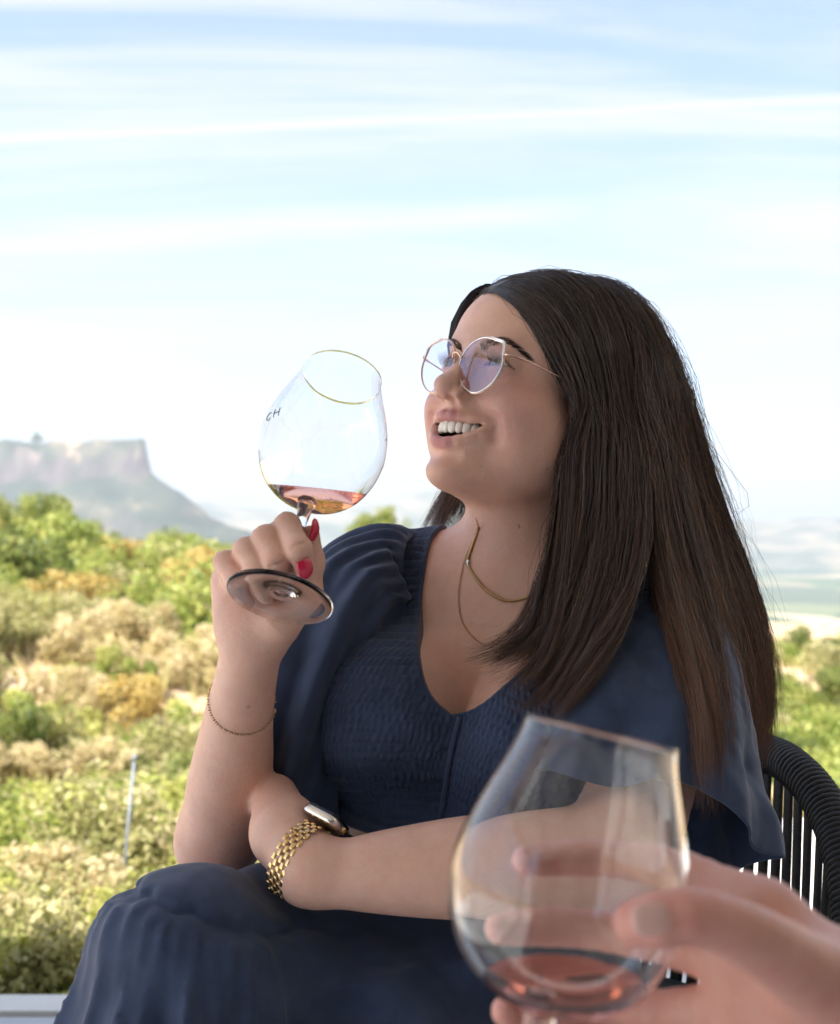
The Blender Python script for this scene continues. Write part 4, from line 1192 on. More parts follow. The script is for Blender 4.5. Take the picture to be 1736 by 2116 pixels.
# ---- skirt over crossed legs
KN_R = P(392, 2000, 1.075); HIP_R = P(860, 2040, 1.31); SHIN_R = P(338, 2560, 1.02)
KN_L = P(820, 2230, 1.12); HIP_L = P(1130, 2080, 1.29); SHIN_L = P(740, 2900, 1.10)
_sa = _n(SHIN_R - KN_R); _su = _n(np.array([0, -1, 0]) - _sa * (_sa @ np.array([0, -1, 0]))); _sw = np.cross(_sa, _su)
TIER = -.044
SEAMK = .014 if _sw[0] > 0 else -.014        # the seam drops towards her lap
def skirt_sdf(p):
    p = np.asarray(p)
    q = p - _v(KN_R)
    t = q @ _v(_sa)
    th = np.arctan2(q @ _v(_sw), q @ _v(_su))
    d = rc(p, HIP_R, KN_R, .105, .074)
    # cap over the knee, then the lower tier flaring out down the shin
    seam = TIER + SEAMK * np.sin(th) + .0018 * np.sin(9 * th) + .0012 * np.sin(17 * th + 1)
    tt = t - seam
    low = rc(p, KN_R, SHIN_R, .0735, .140)
    g = sstep(.0, .012, tt)
    rdg = lambda ph: 1 - 2 * np.abs(np.sin(ph)) ** .75           # soft ridges, sharp valleys
    fold = rdg(15 * th + 1.6 * np.sin(3 * th + .6) + 5 * tt) * np.exp(-np.maximum(tt, 0) / .035) * .0042 + rdg(3.6 * th + .9 + .9 * np.sin(2 * th) + 2.2 * tt) * sstep(.005, .14, tt) * .0135 + rdg(7 * th + 2.0 * np.sin(2 * th + 1) - 3 * tt) * sstep(.01, .08, tt) * .0055
    low = low - g * (.0060 + fold)
    d = smin(d, low, .02)
    d = d + .0050 * np.exp(-((tt - .0) / .0045) ** 2) * (t > -.08)           # gathered seam pulled in
    d = smin(d, rc(p, HIP_L, KN_L, .100, .082), .045)
    d = smin(d, rc(p, KN_L, SHIN_L, .084, .110), .03)
    d = smin(d, ell(p, Bp(0, -40, -400), (.17, .13, .13)), .05)
    d = smin(d, rc(p, P(760, 2090, 1.24), P(1000, 2080, 1.22), .080, .085), .05)
    d = smin(d, rc(p, P(560, 2000, 1.17), P(860, 2010, 1.27), .080, .098), .03)
    # drape creases running from the knee back to the hip
    w = p @ _v(np.array([.35, .25, 1.0])) ; u = p @ _v(np.array([1.0, -.2, -.3]))
    gt = sstep(-.02, .05, q @ _v(_n(HIP_R - KN_R)))
    fw_ = 1 - 2 * np.abs(np.sin(21 * w + 1.6 * np.sin(8 * u) + .6)) ** .8
    d = d - .0075 * fw_ * gt - .0035 * np.sin(90 * w + 2 * np.sin(17 * u) + 1) * gt
    return d
def build_skirt():
    v, f = polygonize(skirt_sdf, (-.36, .70, .02), (.36, 1.40, .78), .0042, slack=1.9)
    n1 = vnoise(v * np.array([1, 1, .5]), 30, 2) * .0026 + vnoise(v, 70, 4) * .0010
    g = gradient(skirt_sdf, v, .003); v = v + g * n1[:, None]
    mesh_obj('skirt', v, f, CLOTH, woman)
    # waist seam band
    a = np.linspace(0, 2 * math.pi, 80, endpoint=False)
    pts = []
    for t in a:
        dr = np.array([math.cos(t), math.sin(t), 0]); rs = np.linspace(.05, .22, 200)
        l = (np.array([0, -.03, -.245])[None] + dr[None] * rs[:, None]) @ BM.T + BO
        i = np.nonzero(torso_cloth(l.astype(f32)) - .004 > 0)[0]; pts.append(l[i[0]])
    v, f = tube_geo(np.array(pts), .0065, 8, closed=True); mesh_obj('waist_seam', v, f, CLOTH, woman)
build_skirt()
# ================================================================== the hair
def hair_material():
    m, nt, b = new_mat('dark_brown_hair', Roughness=.26)
    b.inputs['Specular IOR Level'].default_value = .95
    N, L = nt.nodes, nt.links
    at = N.new('ShaderNodeAttribute'); at.attribute_name = 'tint'
    r = N.new('ShaderNodeValToRGB'); L.new(at.outputs['Fac'], r.inputs[0]); e = r.color_ramp.elements
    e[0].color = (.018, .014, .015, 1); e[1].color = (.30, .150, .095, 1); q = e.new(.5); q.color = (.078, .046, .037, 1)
    L.new(r.outputs[0], b.inputs['Base Color'])
    t = N.new('ShaderNodeBsdfTranslucent'); L.new(r.outputs[0], t.inputs[0])
    mx = N.new('ShaderNodeMixShader'); mx.inputs[0].default_value = .15
    L.new(b.outputs[0], mx.inputs[1]); L.new(t.outputs[0], mx.inputs[2]); L.new(mx.outputs[0], N['Material Output'].inputs[0])
    return m
HAIRM = hair_material()
hair_root = None
def guide(local, fall, K):
    pts = [H(*q) for q in local] + [P(*q) for q in fall]
    S = spline(pts, 240); i = (np.linspace(0, 1, K) ** 1.35) * 239; a = np.minimum(i.astype(int), 238); f = (i - a)[:, None]
    return S[a] * (1 - f) + S[a + 1] * f
class Sheet:
    def __init__(s, guides, K=19): s.g = np.array([guide(a, b, K) for a, b in guides]); s.K = K
    def at(s, u):
        """u (n,) in 0..1 -> (n,K,3)"""
        G = len(s.g) - 1; x = np.clip(u, 0, 1) * G; i = np.minimum(x.astype(int), G - 1); f = (x - i)[:, None, None]
        g = s.g; a = g[np.maximum(i - 1, 0)]; b = g[i]; c = g[i + 1]; d = g[np.minimum(i + 2, G)]
        return .5 * (2 * b + (c - a) * f + (2 * a - 5 * b + 4 * c - d) * f ** 2 + (3 * b - a - 3 * c + d) * f ** 3)
    def normal(s, u, e=.02):
        c = s.at(u); du = s.at(np.minimum(u + e, 1)) - s.at(np.maximum(u - e, 0)); dt = np.gradient(c, axis=1)
        n = np.cross(du, dt); n /= np.linalg.norm(n, axis=-1, keepdims=True) + 1e-9
        return n
def strands(sheet, n, seed, flip, thick=(.0015, .009), inner=.004, clumps=70, r=.00030, wave=.0050, tint=(.25, .7), fly=0.0, lmin=.93, usub=(0, 1), clump_k=.55):
    rng = np.random.default_rng(seed)
    u = rng.uniform(usub[0], usub[1], n)
    cu = np.sort(rng.uniform(usub[0], usub[1], clumps)); k = np.argmin(np.abs(u[:, None] - cu[None]), 1)
    K = sheet.K; t = np.linspace(0, 1, K)[None]
    cl = clump_k * t ** 1.6
    base = sheet.at(u) * (1 - cl[..., None]) + sheet.at(cu)[k] * cl[..., None]
    nr = sheet.normal(u) * flip
    off = (-inner + rng.uniform(0, 1, (n, 1)) * (thick[0] + (thick[1] - thick[0]) * np.sin(np.minimum(t * 1.25, 1) * math.pi / 2) + inner))
    coff = rng.normal(0, .35, clumps)[k][:, None] * thick[1] * t
    p = base + nr * (off + coff)[..., None]
    # waves shared by a clump + own frizz
    ph = rng.uniform(0, 6.28, (clumps, 3))[k]; fr = rng.uniform(1.2, 2.6, clumps)[k][:, None]
    w = np.stack([np.sin(fr * t * 6.28 + ph[:, i:i + 1]) for i in range(3)], -1) * (wave * t ** 1.3)[..., None]
    ph2 = rng.uniform(0, 6.28, (n, 3)); fr2 = rng.uniform(1.0, 3.5, (n, 1))
    am = rng.exponential(.6, (n, 1)) * .0014 + fly * rng.exponential(1, (n, 1))
    w2 = np.stack([np.sin(fr2 * t * 6.28 + ph2[:, i:i + 1]) for i in range(3)], -1) * (am * t ** .8)[..., None]
    w2 += rng.normal(0, .0009, (n, 1, 3)) * (.3 + t[..., None])
    p = p + w + w2
    # keep clear of the skin
    near = np.linalg.norm(p - HO, axis=-1) < .16
    dd = np.full(p.shape[:2], 1.0); dd[near] = peval(lambda a_: head_sdf(to_head(a_)), p[near])
    push = np.maximum(0, .0024 - dd); p = p + nr * np.minimum(push, .02)[..., None]
    # cut to own length
    le = rng.uniform(lmin, 1.0, n) * (1 - .07 * rng.uniform(0, 1, clumps)[k])
    x = np.linspace(0, 1, K)[None] * le[:, None] * (K - 1); i = np.minimum(x.astype(int), K - 2); f = (x - i)[..., None]
    rows = np.arange(n)[:, None]; p = p[rows, i] * (1 - f) + p[rows, i + 1] * f
    rad = r * rng.uniform(.6, 1.2, (n, 1)) * np.clip(1.25 - t ** 3 * 1.1, .15, 1)
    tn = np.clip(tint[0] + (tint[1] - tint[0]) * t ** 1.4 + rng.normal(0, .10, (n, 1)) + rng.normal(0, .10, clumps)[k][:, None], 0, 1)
    return p, rad, tn
def tubes3(P_, rad):
    n, K, _ = P_.shape
    t = np.gradient(P_, axis=1); t /= np.linalg.norm(t, axis=-1, keepdims=True) + 1e-12
    ref = np.array([.3, -.9, .2]); a = np.cross(t, ref); a /= np.linalg.norm(a, axis=-1, keepdims=True) + 1e-9; b = np.cross(t, a)
    V = np.stack([P_ + rad[..., None] * (math.cos(q) * a + math.sin(q) * b) for q in (0, 2.094, 4.189)], 2).reshape(-1, 3)
    s = (np.arange(n)[:, None, None] * K + np.arange(K - 1)[None, :, None]) * 3; j = np.arange(3)[None, None]; l = (j + 1) % 3
    F = np.stack([s + j, s + l, s + 3 + l, s + 3 + j], -1).reshape(-1, 4)
    return V, F
def sheet_mesh(sheet, flip, inset, nu=70, taper=.9):
    u = np.linspace(0, 1, nu); c = sheet.at(u); n = sheet.normal(u) * flip
    kk = int(sheet.K * taper)
    c = (c - n * inset)[:, :kk]; n = n[:, :kk]
    nr_ = np.linalg.norm(c - HO, axis=-1) < .16; dd = np.full(c.shape[:2], 1.0); dd[nr_] = peval(lambda a_: head_sdf(to_head(a_)), c[nr_])
    c = c + n * np.clip(.0014 - dd, 0, .02)[..., None]
    V = c.reshape(-1, 3); i = np.arange(nu - 1)[:, None]; j = np.arange(kk - 1)[None]
    F = np.stack([i * kk + j, i * kk + j + 1, (i + 1) * kk + j + 1, (i + 1) * kk + j], -1).reshape(-1, 4)
    return V, F
NEAR_FRONT = Sheet([
    ([(-1, 80, 69), (20, 77, 61), (39, 66, 46), (55, 45, 23), (68, 22, -4)], [(1196, 838, 1.275), (1192, 900, 1.275), (1180, 990, 1.275), (1160, 1075, 1.262), (1136, 1160, 1.240), (1108, 1250, 1.205), (1062, 1325, 1.160), (975, 1360, 1.138), (930, 1352, 1.13)]),
    ([(-1, 74, 82), (28, 70, 76), (54, 53, 58), (69, 30, 28), (78, 6, -8)], [(1212, 930, 1.262), (1206, 1050, 1.250), (1184, 1170, 1.225), (1150, 1290, 1.180), (1098, 1390, 1.140), (1012, 1425, 1.125)]),
    ([(-1, 60, 98), (34, 54, 94), (62, 37, 72), (77, 16, 38), (84, -8, -4)], [(1248, 930, 1.256), (1252, 1060, 1.240), (1228, 1210, 1.200), (1182, 1335, 1.155), (1112, 1445, 1.125), (1050, 1490, 1.120)]),
    ([(-1, 40, 112), (36, 34, 109), (66, 20, 86), (82, 0, 48), (90, -22, 2)], [(1288, 940, 1.254), (1292, 1080, 1.232), (1268, 1240, 1.185), (1212, 1370, 1.140), (1150, 1465, 1.118), (1098, 1515, 1.115)]),
    ([(-1, 18, 121), (36, 12, 118), (68, 0, 94), (87, -18, 56), (95, -38, 8)], [(1324, 960, 1.255), (1330, 1110, 1.228), (1304, 1260, 1.180), (1248, 1375, 1.135), (1180, 1460, 1.112), (1130, 1520, 1.110)]),
])
NEAR_BACK = Sheet([
    ([(-1, 14, 121), (36, 8, 119), (68, -4, 95), (87, -22, 58), (96, -42, 10)], [(1330, 960, 1.258), (1345, 1110, 1.240), (1372, 1260, 1.190), (1412, 1400, 1.135), (1436, 1540, 1.090), (1440, 1720, 1.075)]),
    ([(-1, -8, 127)], [(1237, 588, 1.345), (1294, 638, 1.318), (1336, 720, 1.296), (1358, 820, 1.282), (1374, 960, 1.275), (1402, 1110, 1.255), (1434, 1260, 1.215), (1466, 1400, 1.165), (1488, 1540, 1.125), (1478, 1700, 1.105)]),
    ([], [(1198, 583, 1.40), (1262, 590, 1.37), (1312, 640, 1.345), (1338, 718, 1.325), (1366, 820, 1.315), (1390, 960, 1.315), (1426, 1110, 1.298), (1464, 1260, 1.265), (1496, 1400, 1.225), (1516, 1530, 1.195), (1504, 1670, 1.185)]),
    ([], [(1222, 590, 1.415), (1285, 604, 1.40), (1333, 656, 1.375), (1362, 732, 1.36), (1390, 830, 1.352), (1416, 950, 1.352), (1462, 1110, 1.345), (1508, 1260, 1.320), (1540, 1390, 1.295), (1558, 1510, 1.275), (1548, 1630, 1.265)]),
    ([], [(1242, 600, 1.43), (1302, 618, 1.42), (1348, 668, 1.405), (1380, 735, 1.395), (1410, 815, 1.390), (1436, 912, 1.390), (1466, 1008, 1.388), (1506, 1120, 1.385), (1548, 1235, 1.372), (1574, 1340, 1.360), (1584, 1440, 1.352), (1582, 1510, 1.345), (1572, 1590, 1.340)]),
    ([], [(1248, 622, 1.45), (1303, 645, 1.45), (1345, 700, 1.445), (1378, 770, 1.44), (1400, 860, 1.44), (1424, 965, 1.43), (1472, 1110, 1.42), (1522, 1260, 1.405), (1554, 1390, 1.39), (1564, 1500, 1.38), (1548, 1590, 1.375)]),
    ([], [(1239, 655, 1.47), (1282, 692, 1.475), (1310, 770, 1.48), (1338, 880, 1.48), (1366, 1000, 1.475), (1396, 1130, 1.465), (1426, 1270, 1.45), (1456, 1400, 1.44), (1466, 1500, 1.435), (1456, 1560, 1.43)]),
])
FAR = Sheet([
    ([(1, 81, 69)], [(992, 616, 1.400), (966, 648, 1.420), (949, 690, 1.435), (950, 735, 1.445), (968, 810, 1.455), (978, 900, 1.46), (938, 985, 1.45), (908, 1040, 1.45), (880, 1090, 1.45), (862, 1135, 1.445)]),
    ([(1, 72, 84), (-30, 68, 78), (-56, 52, 58), (-72, 28, 26), (-80, 4, -10)], [(955, 990, 1.45), (930, 1050, 1.455), (905, 1100, 1.455), (893, 1150, 1.45)]),
    ([(1, 50, 106), (-36, 44, 102), (-66, 26, 80), (-82, 4, 40), (-88, -20, 0)], [(975, 1000, 1.46), (955, 1060, 1.46), (940, 1110, 1.46), (930, 1160, 1.455)]),
    ([(1, 18, 121), (-38, 12, 116), (-68, -4, 92), (-85, -24, 50), (-88, -46, 0)], [(1000, 1010, 1.47), (988, 1070, 1.47), (980, 1120, 1.465), (975, 1170, 1.46)]),
    ([(1, -32, 124), (-36, -38, 119), (-64, -52, 94), (-78, -68, 54), (-80, -84, 4)], [(1090, 1010, 1.49), (1080, 1080, 1.49), (1075, 1140, 1.485), (1070, 1200, 1.48)]),
    ([(1, -80, 102), (-26, -87, 96), (-46, -97, 72), (-54, -106, 36), (-52, -110, 0)], [(1230, 1010, 1.49), (1240, 1100, 1.49), (1250, 1200, 1.48), (1260, 1300, 1.47)]),
    ([(1, -104, 62), (0, -111, 54), (-4, -117, 34), (-12, -119, 4), (-20, -116, -30)], [(1360, 1000, 1.47), (1390, 1130, 1.465), (1420, 1270, 1.455), (1440, 1400, 1.45)]),
])
def build_hair():
    V, F, T = [], [], []; o = 0; MI = []
    def add(v, f, t, mi=0):
        nonlocal o
        MI.append(np.full(len(f), mi, dtype=np.int32)); V.append(v); F.append(f + o); T.append(t); o += len(v)
    for sh, fl in ((NEAR_FRONT, NF), (NEAR_BACK, NF), (FAR, FF)):
        for ins in (.004, .012):
            v, f = sheet_mesh(sh, fl, ins, taper=.80 if ins < .01 else .7); add(v, f, np.full(len(v), .12), 1)
    # skull cap under the strands
    def cap(p):
        q = to_head(p); x, y, z = q.T
        d = ell(q, mm(0, -6, 43), mm(75, 94, 75.5))
        return smax(d, (y - .016 - .62 * (z - .045)) * .85 , .006)
    v, f = polygonize(cap, HO - .16, HO + .17, .004); add(v, f, np.full(len(v), .10), 1)
    spec = [
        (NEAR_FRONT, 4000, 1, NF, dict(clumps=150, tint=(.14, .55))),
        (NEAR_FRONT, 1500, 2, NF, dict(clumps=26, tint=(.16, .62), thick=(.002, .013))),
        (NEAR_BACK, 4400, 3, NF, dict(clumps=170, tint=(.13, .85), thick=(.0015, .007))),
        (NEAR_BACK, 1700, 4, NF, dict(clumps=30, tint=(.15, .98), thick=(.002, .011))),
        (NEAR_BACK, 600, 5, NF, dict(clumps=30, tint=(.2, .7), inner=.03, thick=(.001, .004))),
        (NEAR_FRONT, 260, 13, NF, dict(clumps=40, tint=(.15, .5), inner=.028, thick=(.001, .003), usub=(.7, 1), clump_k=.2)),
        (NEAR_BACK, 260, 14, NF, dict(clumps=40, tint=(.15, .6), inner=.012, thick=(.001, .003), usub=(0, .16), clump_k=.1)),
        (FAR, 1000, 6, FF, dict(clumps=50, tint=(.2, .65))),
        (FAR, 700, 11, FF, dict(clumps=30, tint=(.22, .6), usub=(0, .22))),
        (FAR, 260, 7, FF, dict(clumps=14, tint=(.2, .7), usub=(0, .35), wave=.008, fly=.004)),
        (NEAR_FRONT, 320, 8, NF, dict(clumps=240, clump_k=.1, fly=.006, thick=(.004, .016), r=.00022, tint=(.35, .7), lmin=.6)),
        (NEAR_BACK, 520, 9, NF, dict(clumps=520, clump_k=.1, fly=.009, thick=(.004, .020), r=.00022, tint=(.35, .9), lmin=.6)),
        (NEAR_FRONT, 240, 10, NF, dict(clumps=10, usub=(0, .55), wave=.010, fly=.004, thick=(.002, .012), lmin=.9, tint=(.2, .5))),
    ]
    for sh, n, seed, fl, kw in spec:
        p, r, t = strands(sh, n, seed, fl, **kw)
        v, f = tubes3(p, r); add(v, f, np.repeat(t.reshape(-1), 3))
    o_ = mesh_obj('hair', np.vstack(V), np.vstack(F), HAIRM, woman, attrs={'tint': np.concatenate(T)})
    bm_, nt, bb = new_mat('hair_base', Base_Color=(.016, .012, .012, 1), Roughness=.9); bb.inputs['Specular IOR Level'].default_value = .1
    o_.data.materials.append(bm_); o_.data.polygons.foreach_set('material_index', np.concatenate(MI))
    print('hair tris', len(o_.data.polygons) * 2)
NF, FF = 1, 1
_c = NEAR_FRONT.normal(np.array([.5]))[0][8]; NF = 1 if _c @ (HM @ np.array([1., 0, .3])) > 0 else -1
_c = FAR.normal(np.array([.3]))[0][8]; FF = 1 if _c @ (HM @ np.array([-1., 0, .3])) > 0 else -1
build_hair()
# ================================================================== eyeglasses
GOLD = noisy('gold_metal', (.83, .58, .27, 1), (.90, .66, .36, 1), 60, .22, Metallic=1.0)
ROSEGOLD = noisy('rose_gold_metal', (.70, .48, .38, 1), (.80, .60, .50, 1), 60, .20, Metallic=1.0)
SILVER = noisy('silver_metal', (.78, .76, .74, 1), (.88, .86, .84, 1), 60, .16, Metallic=1.0)
def lens_material():
    m, nt, b = new_mat('coated_lens'); N, L = nt.nodes, nt.links; N.remove(b)
    t = N.new('ShaderNodeBsdfTransparent'); t.inputs[0].default_value = (.95, .94, .99, 1)
    g = N.new('ShaderNodeBsdfGlossy'); g.inputs['Roughness'].default_value = .01; g.inputs['Color'].default_value = (.82, .77, 1.0, 1)
    fr = N.new('ShaderNodeLayerWeight'); fr.inputs['Blend'].default_value = .22
    ad = N.new('ShaderNodeMath'); ad.operation = 'MULTIPLY_ADD'; L.new(fr.outputs['Facing'], ad.inputs[0]); ad.inputs[1].default_value = .50; ad.inputs[2].default_value = .08; ad.use_clamp = True
    mx = N.new('ShaderNodeMixShader'); L.new(ad.outputs[0], mx.inputs[0]); L.new(t.outputs[0], mx.inputs[1]); L.new(g.outputs[0], mx.inputs[2]); L.new(mx.outputs[0], N['Material Output'].inputs[0])
    return m
def build_eyeglasses():
    e = tag(empty('eyeglasses', H(0, 100, -5)), 'thin gold-rimmed eyeglasses with pointed corners on the laughing face', 'eyeglasses')
    lm = lens_material()
    a = np.linspace(0, 2 * math.pi, 72, endpoint=False)
    # outline in the lens plane (u outward, w up), mm
    ru = 24.6 * np.cos(a); rw = 25.6 * np.sin(a)
    low = np.clip(-rw / 25.6, 0, 1); ru = ru * (1 - .10 * low ** 1.5) - 1.5 * low
    tipw = np.exp(-((a - R(46)) / R(13)) ** 2); ru = ru + 2.8 * tipw; rw = rw + 2.4 * tipw
    def lens_pt(u, w, bulge=True):
        """lens plane -> head local mm for her left lens"""
        wrap = R(6); pan = R(7)
        y = 99.5 + w * math.sin(pan) - (u + 28.5) * math.sin(wrap) * 1.0
        if bulge: y = y + 3.2 - (u * u + w * w) / 220.0
        return np.stack([28.5 + u, y, -8.5 + w], -1) if not np.isscalar(u) else np.array([28.5 + u, y, -8.5 + w])
    for sx in (1, -1):
        rim = lens_pt(ru, rw) * np.array([sx, 1, 1])
        W = rim * .001 @ HM.T + HO
        v, f = tube_geo(W, .00075, 8, closed=True); mesh_obj('rim', v, f, SILVER if sx == 1 else ROSEGOLD, e)
        # outer gold edge of the rim
        W2 = (lens_pt(ru * 1.02, rw * 1.02) + np.array([0, -1.2, 0])) * np.array([sx, 1, 1]) * .001 @ HM.T + HO
        v, f = tube_geo(W2, .0006, 8, closed=True); mesh_obj('rim_edge', v, f, ROSEGOLD, e)
        # corner accent: a small raised metal plate along the pointed corner
        k = [i for i in range(72) if R(18) < a[i] < R(88)]
        W3 = (lens_pt(ru[k] * 1.055, rw[k] * 1.055) + np.array([0, .3, 0])) * np.array([sx, 1, 1]) * .001 @ HM.T + HO
        v, f = tube_geo(W3, np.interp(np.linspace(0, 1, len(k)), [0, .35, .6, 1], [.0004, .0012, .0012, .0003]), 6); mesh_obj('corner_accent', v, f, SILVER, e)
        # lens: two-sided shallow cap
        rr = np.linspace(0, 1, 10); V = []
        for q in rr: V.append(lens_pt(ru * q * .985, rw * q * .985))
        V = np.array(V).reshape(-1, 3) * np.array([sx, 1, 1]) * .001 @ HM.T + HO
        n = 72; i = np.arange(9)[:, None]; j = np.arange(n)[None]; l = (j + 1) % n
        F = np.stack([i * n + j, i * n + l, (i + 1) * n + l, (i + 1) * n + j], -1).reshape(-1, 4)
        if sx == 1: F = F[:, ::-1]
        mesh_obj('lens', V, F, lm, e)
        # hinge, temple
        tp = [(53.5, 95.5, 2), (58, 92, 2.5), (61.5, 86, 3), (65, 70, 4), (69, 45, 5), (73, 20, 6), (75.5, 2, 6), (76, -10, 1), (75, -18, -14), (73, -22, -26)]
        W = spline(np.array([(sx * x, y, z) for x, y, z in tp]) * .001 @ HM.T + HO, 50)
        v, f = tube_geo(W, np.interp(np.linspace(0, 1, 50), [0, .12, .13, .7, 1], [.0012, .0012, .0007, .0008, .0014]), 8); mesh_obj('temple', v, f, ROSEGOLD, e)
        # nose pad
        v, f = ball((sx * 9.5 * .001, .0945, -.0105), (.0016, .0032, .0050), 10, 14); mesh_obj('nose_pad', v @ HM.T + HO, f, MATS['coated_lens'], e)
        W = spline(np.array([(sx * 5.5, 99, -1), (sx * 7.5, 95, -3), (sx * 9.3, 95.5, -9)]) * .001 @ HM.T + HO, 12)
        v, f = tube_geo(W, .0005, 6); mesh_obj('pad_arm', v, f, ROSEGOLD, e)
    W = spline(np.array([(-5.6, 101.5, -3), (-3.5, 104.5, 0), (0, 105.5, 1), (3.5, 104.5, 0), (5.6, 101.5, -3)]) * .001 @ HM.T + HO, 24)
    v, f = tube_geo(W, .0009, 8); mesh_obj('bridge', v, f, ROSEGOLD, e)
build_eyeglasses()

# ================================================================== jewellery
def on_skin(dx, dy, lift=.0012, f=None):
    f = f or skin_sdf
    h = raycast(f, dx, dy, 1.0, 1.6, 900)
    g = _n(gradient(f, h[None], .002)[0]); return h + g * lift
def neck_ring(c, up, fwd, angs, drop, lift=.0014):
    """points on the skin round the back of the neck"""
    sd = np.cross(up, fwd); out = []
    for a in angs:
        dr = fwd * math.cos(a) + sd * math.sin(a); rs = np.linspace(.14, .02, 400)
        l = c[None] + dr[None] * rs[:, None] + up[None] * drop(a)
        v = skin_sdf(l.astype(f32)); i = np.nonzero(v < 0)[0]; out.append(l[i[0]] + dr * lift)
    return out
def chain_mesh(pts, n, r, style):
    S = spline(pts, n); t, a, b = frames(S, closed=True); mb_v, mb_f, o = [], [], 0
    V, F = [], []
    if style == 'rope':
        m = n
        for ph in (0, math.pi):
            an = np.arange(m) * 1.05 + ph
            H_ = S + (np.cos(an)[:, None] * a + np.sin(an)[:, None] * b) * r * .62
            v, f = tube_geo(H_, r * .75, 6, closed=True); V.append(v); F += [tuple(q + o for q in k) for k in f]; o += len(v)
    else:
        for i in range(0, n, 2):
            c = S[i]; l = np.linalg.norm(S[(i + 1) % n] - S[i - 1]) * .62
            v, f = ball((0, 0, 0), (r, r * .62, l * .5), 6, 8, np.stack([a[i] if i % 4 else b[i], b[i] if i % 4 else a[i], t[i]], 1)); V.append(v + c); F += [tuple(int(x) + o for x in k) for k in f]; o += len(v)
    return np.vstack(V), F
def build_jewellery():
    c = Bp(4, -62, 12); up = BM[:, 2]; fw = BM[:, 1]
    dark = noisy('antique_gold', (.50, .33, .16, 1), (.66, .46, .24, 1), 90, .3, Metallic=1.0)
    # short rope chain with its clasp at the side of the neck
    front = [on_skin(*q) for q in ((990, 1092), (985, 1108), (975, 1135), (968, 1165), (985, 1197), (1010, 1224), (1048, 1242), (1090, 1235), (1128, 1212))]
    back = neck_ring(c, up, fw, [R(x) for x in range(-230, -129, 20)], lambda a: .020)
    # order: from her left (end of front) round the back to her right
    if np.linalg.norm(back[0] - front[0]) < np.linalg.norm(back[-1] - front[0]): back = back[::-1]
    e = tag(empty('necklace', front[1]), 'short gold rope necklace with a silver clasp round the throat', 'necklace')
    v, f = chain_mesh(front + back, 560, .0012, 'rope'); mesh_obj('rope_chain', v, f, dark, e)
    p = front[3]; g = _n(CAM - p)
    v, f = ball(p + g * .001, (.0020, .0018, .0036), 12, 14); mesh_obj('clasp', v, f, SILVER, e)
    tag(e)
    front = [on_skin(*q, .001) for q in ((991, 1090), (985, 1106), (964, 1150), (951, 1200), (948, 1240), (954, 1280), (970, 1308), (992, 1328), (1016, 1335), (1048, 1327), (1084, 1300), (1125, 1255), (1150, 1215))]
    e = tag(empty('necklace', front[6]), 'longer fine gold chain necklace hanging low on the chest', 'necklace')
    v, f = chain_mesh(front + back, 520, .0012, 'bead'); mesh_obj('fine_chain', v, f, GOLD, e)
    # fine bracelet on the raised forearm
    cc = P(499, 1452, 1.140); x_ = _rt; y_ = _fw; pts = []
    ax_ = _n(P(524, 1318, 1.10) - P(482, 1570, 1.183))
    ff = lambda q: arms(q)[0]
    for a in np.linspace(0, 2 * math.pi, 24, endpoint=False):
        dr = x_ * math.cos(a) - y_ * math.sin(a); dr = _n(dr - ax_ * (dr @ ax_)); rs = np.linspace(.06, .01, 300)
        l = cc + dr[None] * rs[:, None] - ax_ * (.010 * math.sin(a) + .010 * (-math.cos(a)) * -.35)
        v = ff(l.astype(f32)); i = np.nonzero(v < 0)[0]; pts.append(l[i[0]] + dr * .0011)
    e = tag(empty('bracelet', cc), 'fine gold chain bracelet round the raised forearm', 'bracelet')
    v, f = chain_mesh(pts, 150, .0013, 'bead'); mesh_obj('fine_chain', v, f, dark, e)
    # watch: gold link band with a silver case
    wc = P(622, 1783, 1.088); wa = _n(P(720, 1806, 1.075) - P(592, 1735, 1.113))
    lf = lambda q: arms(q)[1]
    upv = np.array([.25, .62, 1.0]); upv = _n(upv - wa * (upv @ wa)); sdv = np.cross(wa, upv)
    sdv = sdv if sdv[1] < 0 else -sdv            # towards the camera
    e = tag(empty('wrist_watch', wc), 'gold link-band watch with a silver case on the crossed wrist', 'watch')
    ring = []
    for a in np.linspace(0, 2 * math.pi, 120, endpoint=False):
        dr = upv * math.cos(a) + sdv * math.sin(a); rs = np.linspace(.06, .01, 300)
        l = wc + dr[None] * rs[:, None]; v = lf(l.astype(f32)); i = np.nonzero(v < 0)[0]; ring.append(np.linalg.norm(l[i[0]] - wc))
    ring = np.array(ring); ring = (ring + np.roll(ring, 8) + np.roll(ring, -8)) / 3
    mb = MB(); bv = .22
    w2, l2, h2 = .0019, .0021, .0011
    m = bpy.data.meshes.new('link')
    v, f = ball((0, 0, 0), (w2, l2, h2), 8, 12, pw=.55); m.from_pydata(v.tolist(), [], f.tolist()); m.materials.append(GOLD)
    m.polygons.foreach_set('use_smooth', [True] * len(m.polygons))
    rows = 40
    base = root_loc(e)
